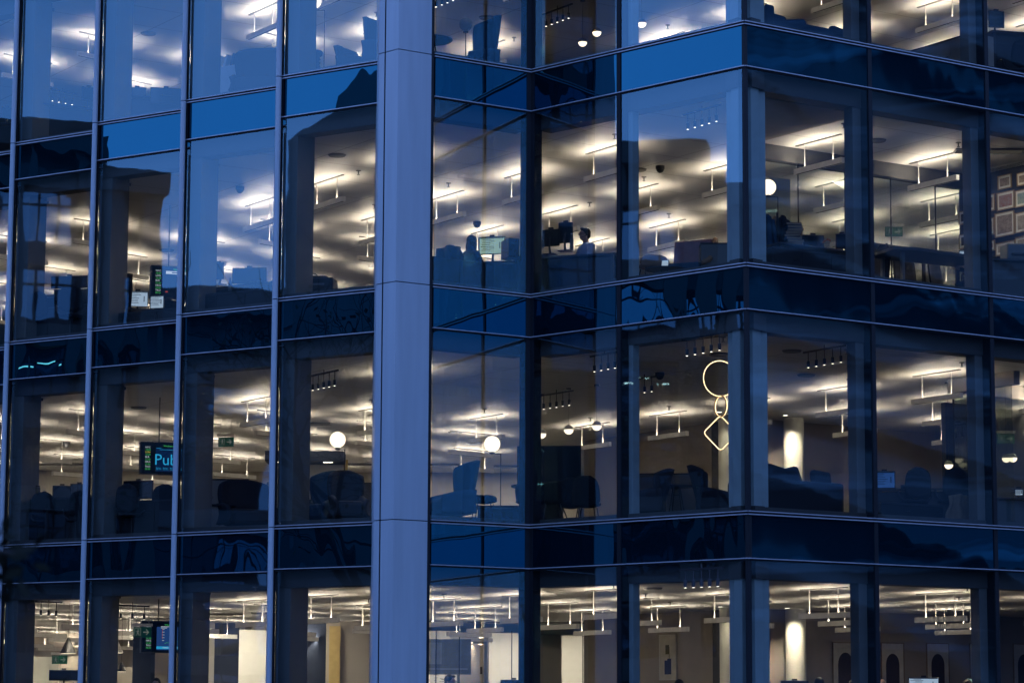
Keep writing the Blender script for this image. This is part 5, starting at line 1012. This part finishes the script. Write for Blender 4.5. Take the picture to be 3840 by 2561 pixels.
# ---- ceiling fittings
def fitting(kind, t, x, y, k, lb):
    Pq = atz(T(t, x, y), CE(k)-.03); 
    if kind == 's':
        m = MB(); m.lathe((0, 0, -.012), [(.05, 0), (.05, .012)], 14); m.tube([(0, 0, -.01), (0, 0, -.07)], .012, 6); m.lathe((0, 0, -.085), [(.03, 0), (.03, .006)], 10); nm, cat = 'sprinkler', 'sprinkler'
    elif kind == 'd': m = MB(); m.lathe((0, 0, -.03), [(.15, 0), (.17, .03)], 24); nm, cat = 'ceiling_speaker', 'ceiling speaker'
    else: m = MB(); m.ell((0, 0, -.06), (.075, .075, .075), 18); m.lathe((0, 0, -.06), [(.085, 0), (.085, .06)], 18); nm, cat = 'dome_camera', 'security camera'
    q = m.build(nm, M['case'] if kind != 'c' else M['desk'], None, smooth=False); q.location = (Pq[0], Pq[1], CE(k)); tag(q, lb, cat, {'s': 'ceiling sprinklers', 'd': 'round ceiling speakers', 'c': 'ceiling dome cameras'}[kind])
FT = [('d', 'r1c1', 1247, 293, 0), ('s', 'r1c2', 1147, 120, 0), ('d', 'r1c2', 2075, 160, 0), ('s', 'r1c3', 283, 325, 0), ('s', 'r1c3', 1561, 222, 0), ('s', 'r1c4', 853, 1043, 1), ('s', 'r1c4', 1806, 1200, 1), ('d', 'r1c4', 1128, 1180, 1),
      ('s', 'r1c3', 1121, 1132, 1), ('d', 'r1c3', 1313, 1422, 1), ('c', 'r1c3', 1498, 1395, 1), ('s', 'r1c3', 1364, 1485, 1), ('s', 'r2c3', 1572, 460, 1), ('s', 'r2c3', 912, 366, 1), ('s', 'r2c2', 1753, 207, 1), ('c', 'r2c2', 1991, 532, 1), ('d', 'r1c2', 815, 1315, 1), ('s', 'r2c2', 995, 103, 1), ('s', 'r2c2', 1130, 388, 1), ('c', 'r2c1', 2016, 238, 1), ('d', 'r2c1', 1400, 767, 1),
      ('d', 'r3c1', 1165, 632, 2), ('c', 'r3c1', 558, 918, 2), ('s', 'r3c2', 1106, 570, 2), ('s', 'r3c2', 2053, 647, 2), ('d', 'r3c2', 1810, 838, 2), ('s', 'r3c3', 919, 712, 2), ('s', 'r3c3', 1572, 618, 2), ('s', 'r3c3', 2022, 45, 2), ('c', 'r3c3', 1495, 340, 2), ('s', 'r3c4', 879, 148, 2), ('d', 'r3c4', 420, 157, 2), ('s', 'r3c4', 893, 395, 2), ('d', 'r3c4', 540, 357, 2), ('s', 'r3c4', 1834, 255, 2),
      ('s', 'r4c2', 1800, 782, 3), ('s', 'r4c3', 1112, 650, 3), ('s', 'r4c3', 1377, 733, 3), ('d', 'r4c3', 1440, 685, 3), ('s', 'r4c3', 1583, 800, 3), ('s', 'r4c4', 910, 637, 3), ('s', 'r4c4', 918, 726, 3), ('s', 'r4c4', 1880, 678, 3), ('s', 'r4c4', 1810, 760, 3), ('s', 'r4c4', 1843, 827, 3), ('s', 'r4c2', 1133, 822, 3), ('s', 'r4c1', 2253, 718, 3)]
cnt = {}
kn = {'s': 'small ceiling sprinkler', 'd': 'flat round ceiling speaker', 'c': 'dark dome camera'}
tot = {}
for f in FT: kk = (f[0], f[4], bay(T(f[1], f[2], f[3])[0])); tot[kk] = tot.get(kk, 0)+1
for f in FT:
    kk = (f[0], f[4], bay(T(f[1], f[2], f[3])[0])); cnt[kk] = cnt.get(kk, 0)+1
    fitting(*f, '%s%s, %s, %s storey' % ((ORD[cnt[kk]-1]+' ' if tot[kk] > 1 else ''), kn[f[0]], SB[kk[2]], SS[f[4]]))
# ---- leafy twig of a street tree close to the viewer, reaching in at the left edge
tw = aty(T('r4c1', 5, 440), CY+6.5)
r = empty('street_tree', (tw[0]-1.6, tw[1]+.2, -13), 0, 'dark blurred leafy branch close to the viewer at the left edge', 'tree')
br = MB(); tz = tw[2]+13; br.tube([(0, 0, 0), (.05, 0, tz*.6), (0, .0, tz+1.5)], [.09, .07, .04], 8); br.tube([(.02, 0, tz-.3), (.7, -.1, tz+.05), (1.3, -.18, tz+.06), (1.62, -.2, tz-.0)], [.03, .02, .012, .004], 6); br.build('trunk', M['bark'], r)
lf = MB(); rl = random.Random(4)
r.location.x += .05
for i in range(420):
    if i < 260: t = rl.uniform(.2, 1); c = Vector((.1+1.50*t**.5, -.1-.1*t, tz+.0)) + Vector((rl.gauss(0, .03), rl.gauss(0, .06), rl.gauss(0, .04)))
    else: c = Vector((rl.gauss(-.2, .5), rl.gauss(0, .5), tz+1.3+rl.gauss(0, .4)))
    u = Vector([rl.uniform(-1, 1) for _ in range(3)]).normalized(); w = u.orthogonal().normalized(); s_ = rl.uniform(.04, .075); lf.add([c, c+u*s_*.5+w*s_*.3, c+u*s_, c+u*s_*.5-w*s_*.3], [(0, 1, 2, 3)])
lf.build('crown', mat('dark_leaf', (.008, .01, .006), .9, spec=.1), r)

# ---- more black desk clutter silhouettes
for i, (t, x, y, Yc, k, rz, lb) in enumerate([('r3c1', 390, 1400, 9.9, 2, 170, 'dark office chair at the left, first full window, lower middle storey'), ('r3c1', 660, 1420, 9.6, 2, 200, 'dark office chair by the fin, first full window, lower middle storey'), ('r3c1', 1110, 1420, 8.0, 2, 160, 'dark office chair at the left, second full window, lower middle storey'), ('r3c1', 1380, 1380, 8.1, 2, 190, 'dark office chair by the fin, second full window, lower middle storey'), ('r2c1', 600, 1300, 9.4, 1, 185, 'dark office chair before the monitors, first full window, upper middle storey'), ('r3c4', 1440, 1400, 3.9, 2, 190, 'dark office chair before the middle monitor, second window from right, lower middle storey'), ('r2c3', 1060, 760, 5.3, 1, -60, 'dark office chair at the right mullion, inner corner window, upper middle storey')]):
    office_chair(at_floor(t, x, y, Yc, k), R(rz), lb, 'fabric')
for (t, x, w, Yc, k, top, lb) in [('r3c1', 500, 2.2, 9.9, 2, 1400, 'low black storage unit along the glass, first full window, lower middle storey'), ('r3c1', 1230, 2.3, 8.1, 2, 1420, 'low black storage unit along the glass, second full window, lower middle storey'), ('r2c1', 580, 2.2, 9.9, 1, 1245, 'low black storage unit along the glass, first full window, upper middle storey'), ('r2c1', 1250, 2.2, 8.0, 1, 1290, 'low black storage unit along the glass, second full window, upper middle storey'), ('r2c1', 2000, 2.0, 6.0, 1, 1130, 'low black storage unit along the glass, third full window, upper middle storey'), ('r2c2', 1900, 1.6, 3.9, 1, 870, 'low dark storage unit along the glass, window right of pier, upper middle storey'), ('r3c4', 1500, 2.2, 3.9, 2, 1440, 'low black storage unit along the glass, second window from right, lower middle storey'), ('r2c4', 560, 1.9, 2.5, 1, 790, 'low dark storage unit along the glass, window right of outer corner, upper middle storey')]:
    hh = max(.3, zpix(t, x, top, Yc)-ZF(k)); dirz = R(33) if t.endswith('4') or x == 1900 else R(-33)
    cabinet((WP(t, x, top, Yc)[0], Yc, ZF(k)), dirz, w, .4, min(hh, 1.0), lb, 'plastic', 3)
# ---- panel lights added to brighten rooms and walls; their fixtures are made up
def wall_fill_light(x, y, k, e, lb, w=1.2, ly=.3):
    r = empty('added_panel_light', (x, y, CE(k)), 0, lb, 'ceiling light'); MB().box((0, 0, -.015), (w+.04, ly+.04, .03)).build('frame', M['case'], r); MB().box((0, 0, -.032), (w, ly, .003)).build('diffuser', M['down'], r)
    ld = bpy.data.lights.new('wall_fill_light', 'AREA'); ld.shape = 'RECTANGLE'; ld.size = w; ld.size_y = ly; ld.energy = e; ld.color = (1, .9, .72); lo = bpy.data.objects.new('wall_fill_light', ld); COL.objects.link(lo); lo.parent = r; lo.location = (0, 0, -.04)
for i, (x, y, k, e, lb) in enumerate([(-5.9, 22.3, 3, 45, 'added panel light of the glass room, window right of pier, bottom storey'), (-4.2, 22.6, 3, 45, 'added panel light of the glass room at the inner corner mullion, bottom storey'), (-2.6, 22.6, 3, 45, 'added panel light of the glass room, inner corner window, bottom storey'), (-1.8, 22.2, 3, 40, 'added panel light right in the glass room, inner corner window, bottom storey'), (-15.2, 25, 2, 60, 'added panel light at the back wall, first full window, lower middle storey'), (-12.4, 25, 2, 60, 'added panel light at the back wall, second full window, lower middle storey'), (-7.6, 24.6, 2, 60, 'added panel light at the back wall, window left of pier, lower middle storey'), (-5.4, 24.6, 2, 60, 'added panel light at the back wall, window right of pier, lower middle storey'), (-3.6, 25, 2, 60, 'added panel light at the back wall, inner corner window, lower middle storey'), (4.9, 5.3, 1, 22, 'added panel light in front of the picture wall, right edge window'), (-8.9, 17.2, 3, 60, 'added panel light before the mustard door, window left of pier, bottom storey'), (-10.4, 18.0, 3, 70, 'added panel light before the white wall, third full window, bottom storey'), (-12.4, 20.8, 3, 60, 'added panel light before the narrow white wall, third full window, bottom storey'), (-16.6, 24.3, 3, 90, 'added panel light before the cream wall, first full window, bottom storey'), (-8.3, 15.1, 2, 40, 'added panel light before the white backdrop, third full window, lower middle storey')]): wall_fill_light(x, y, k, e, lb)
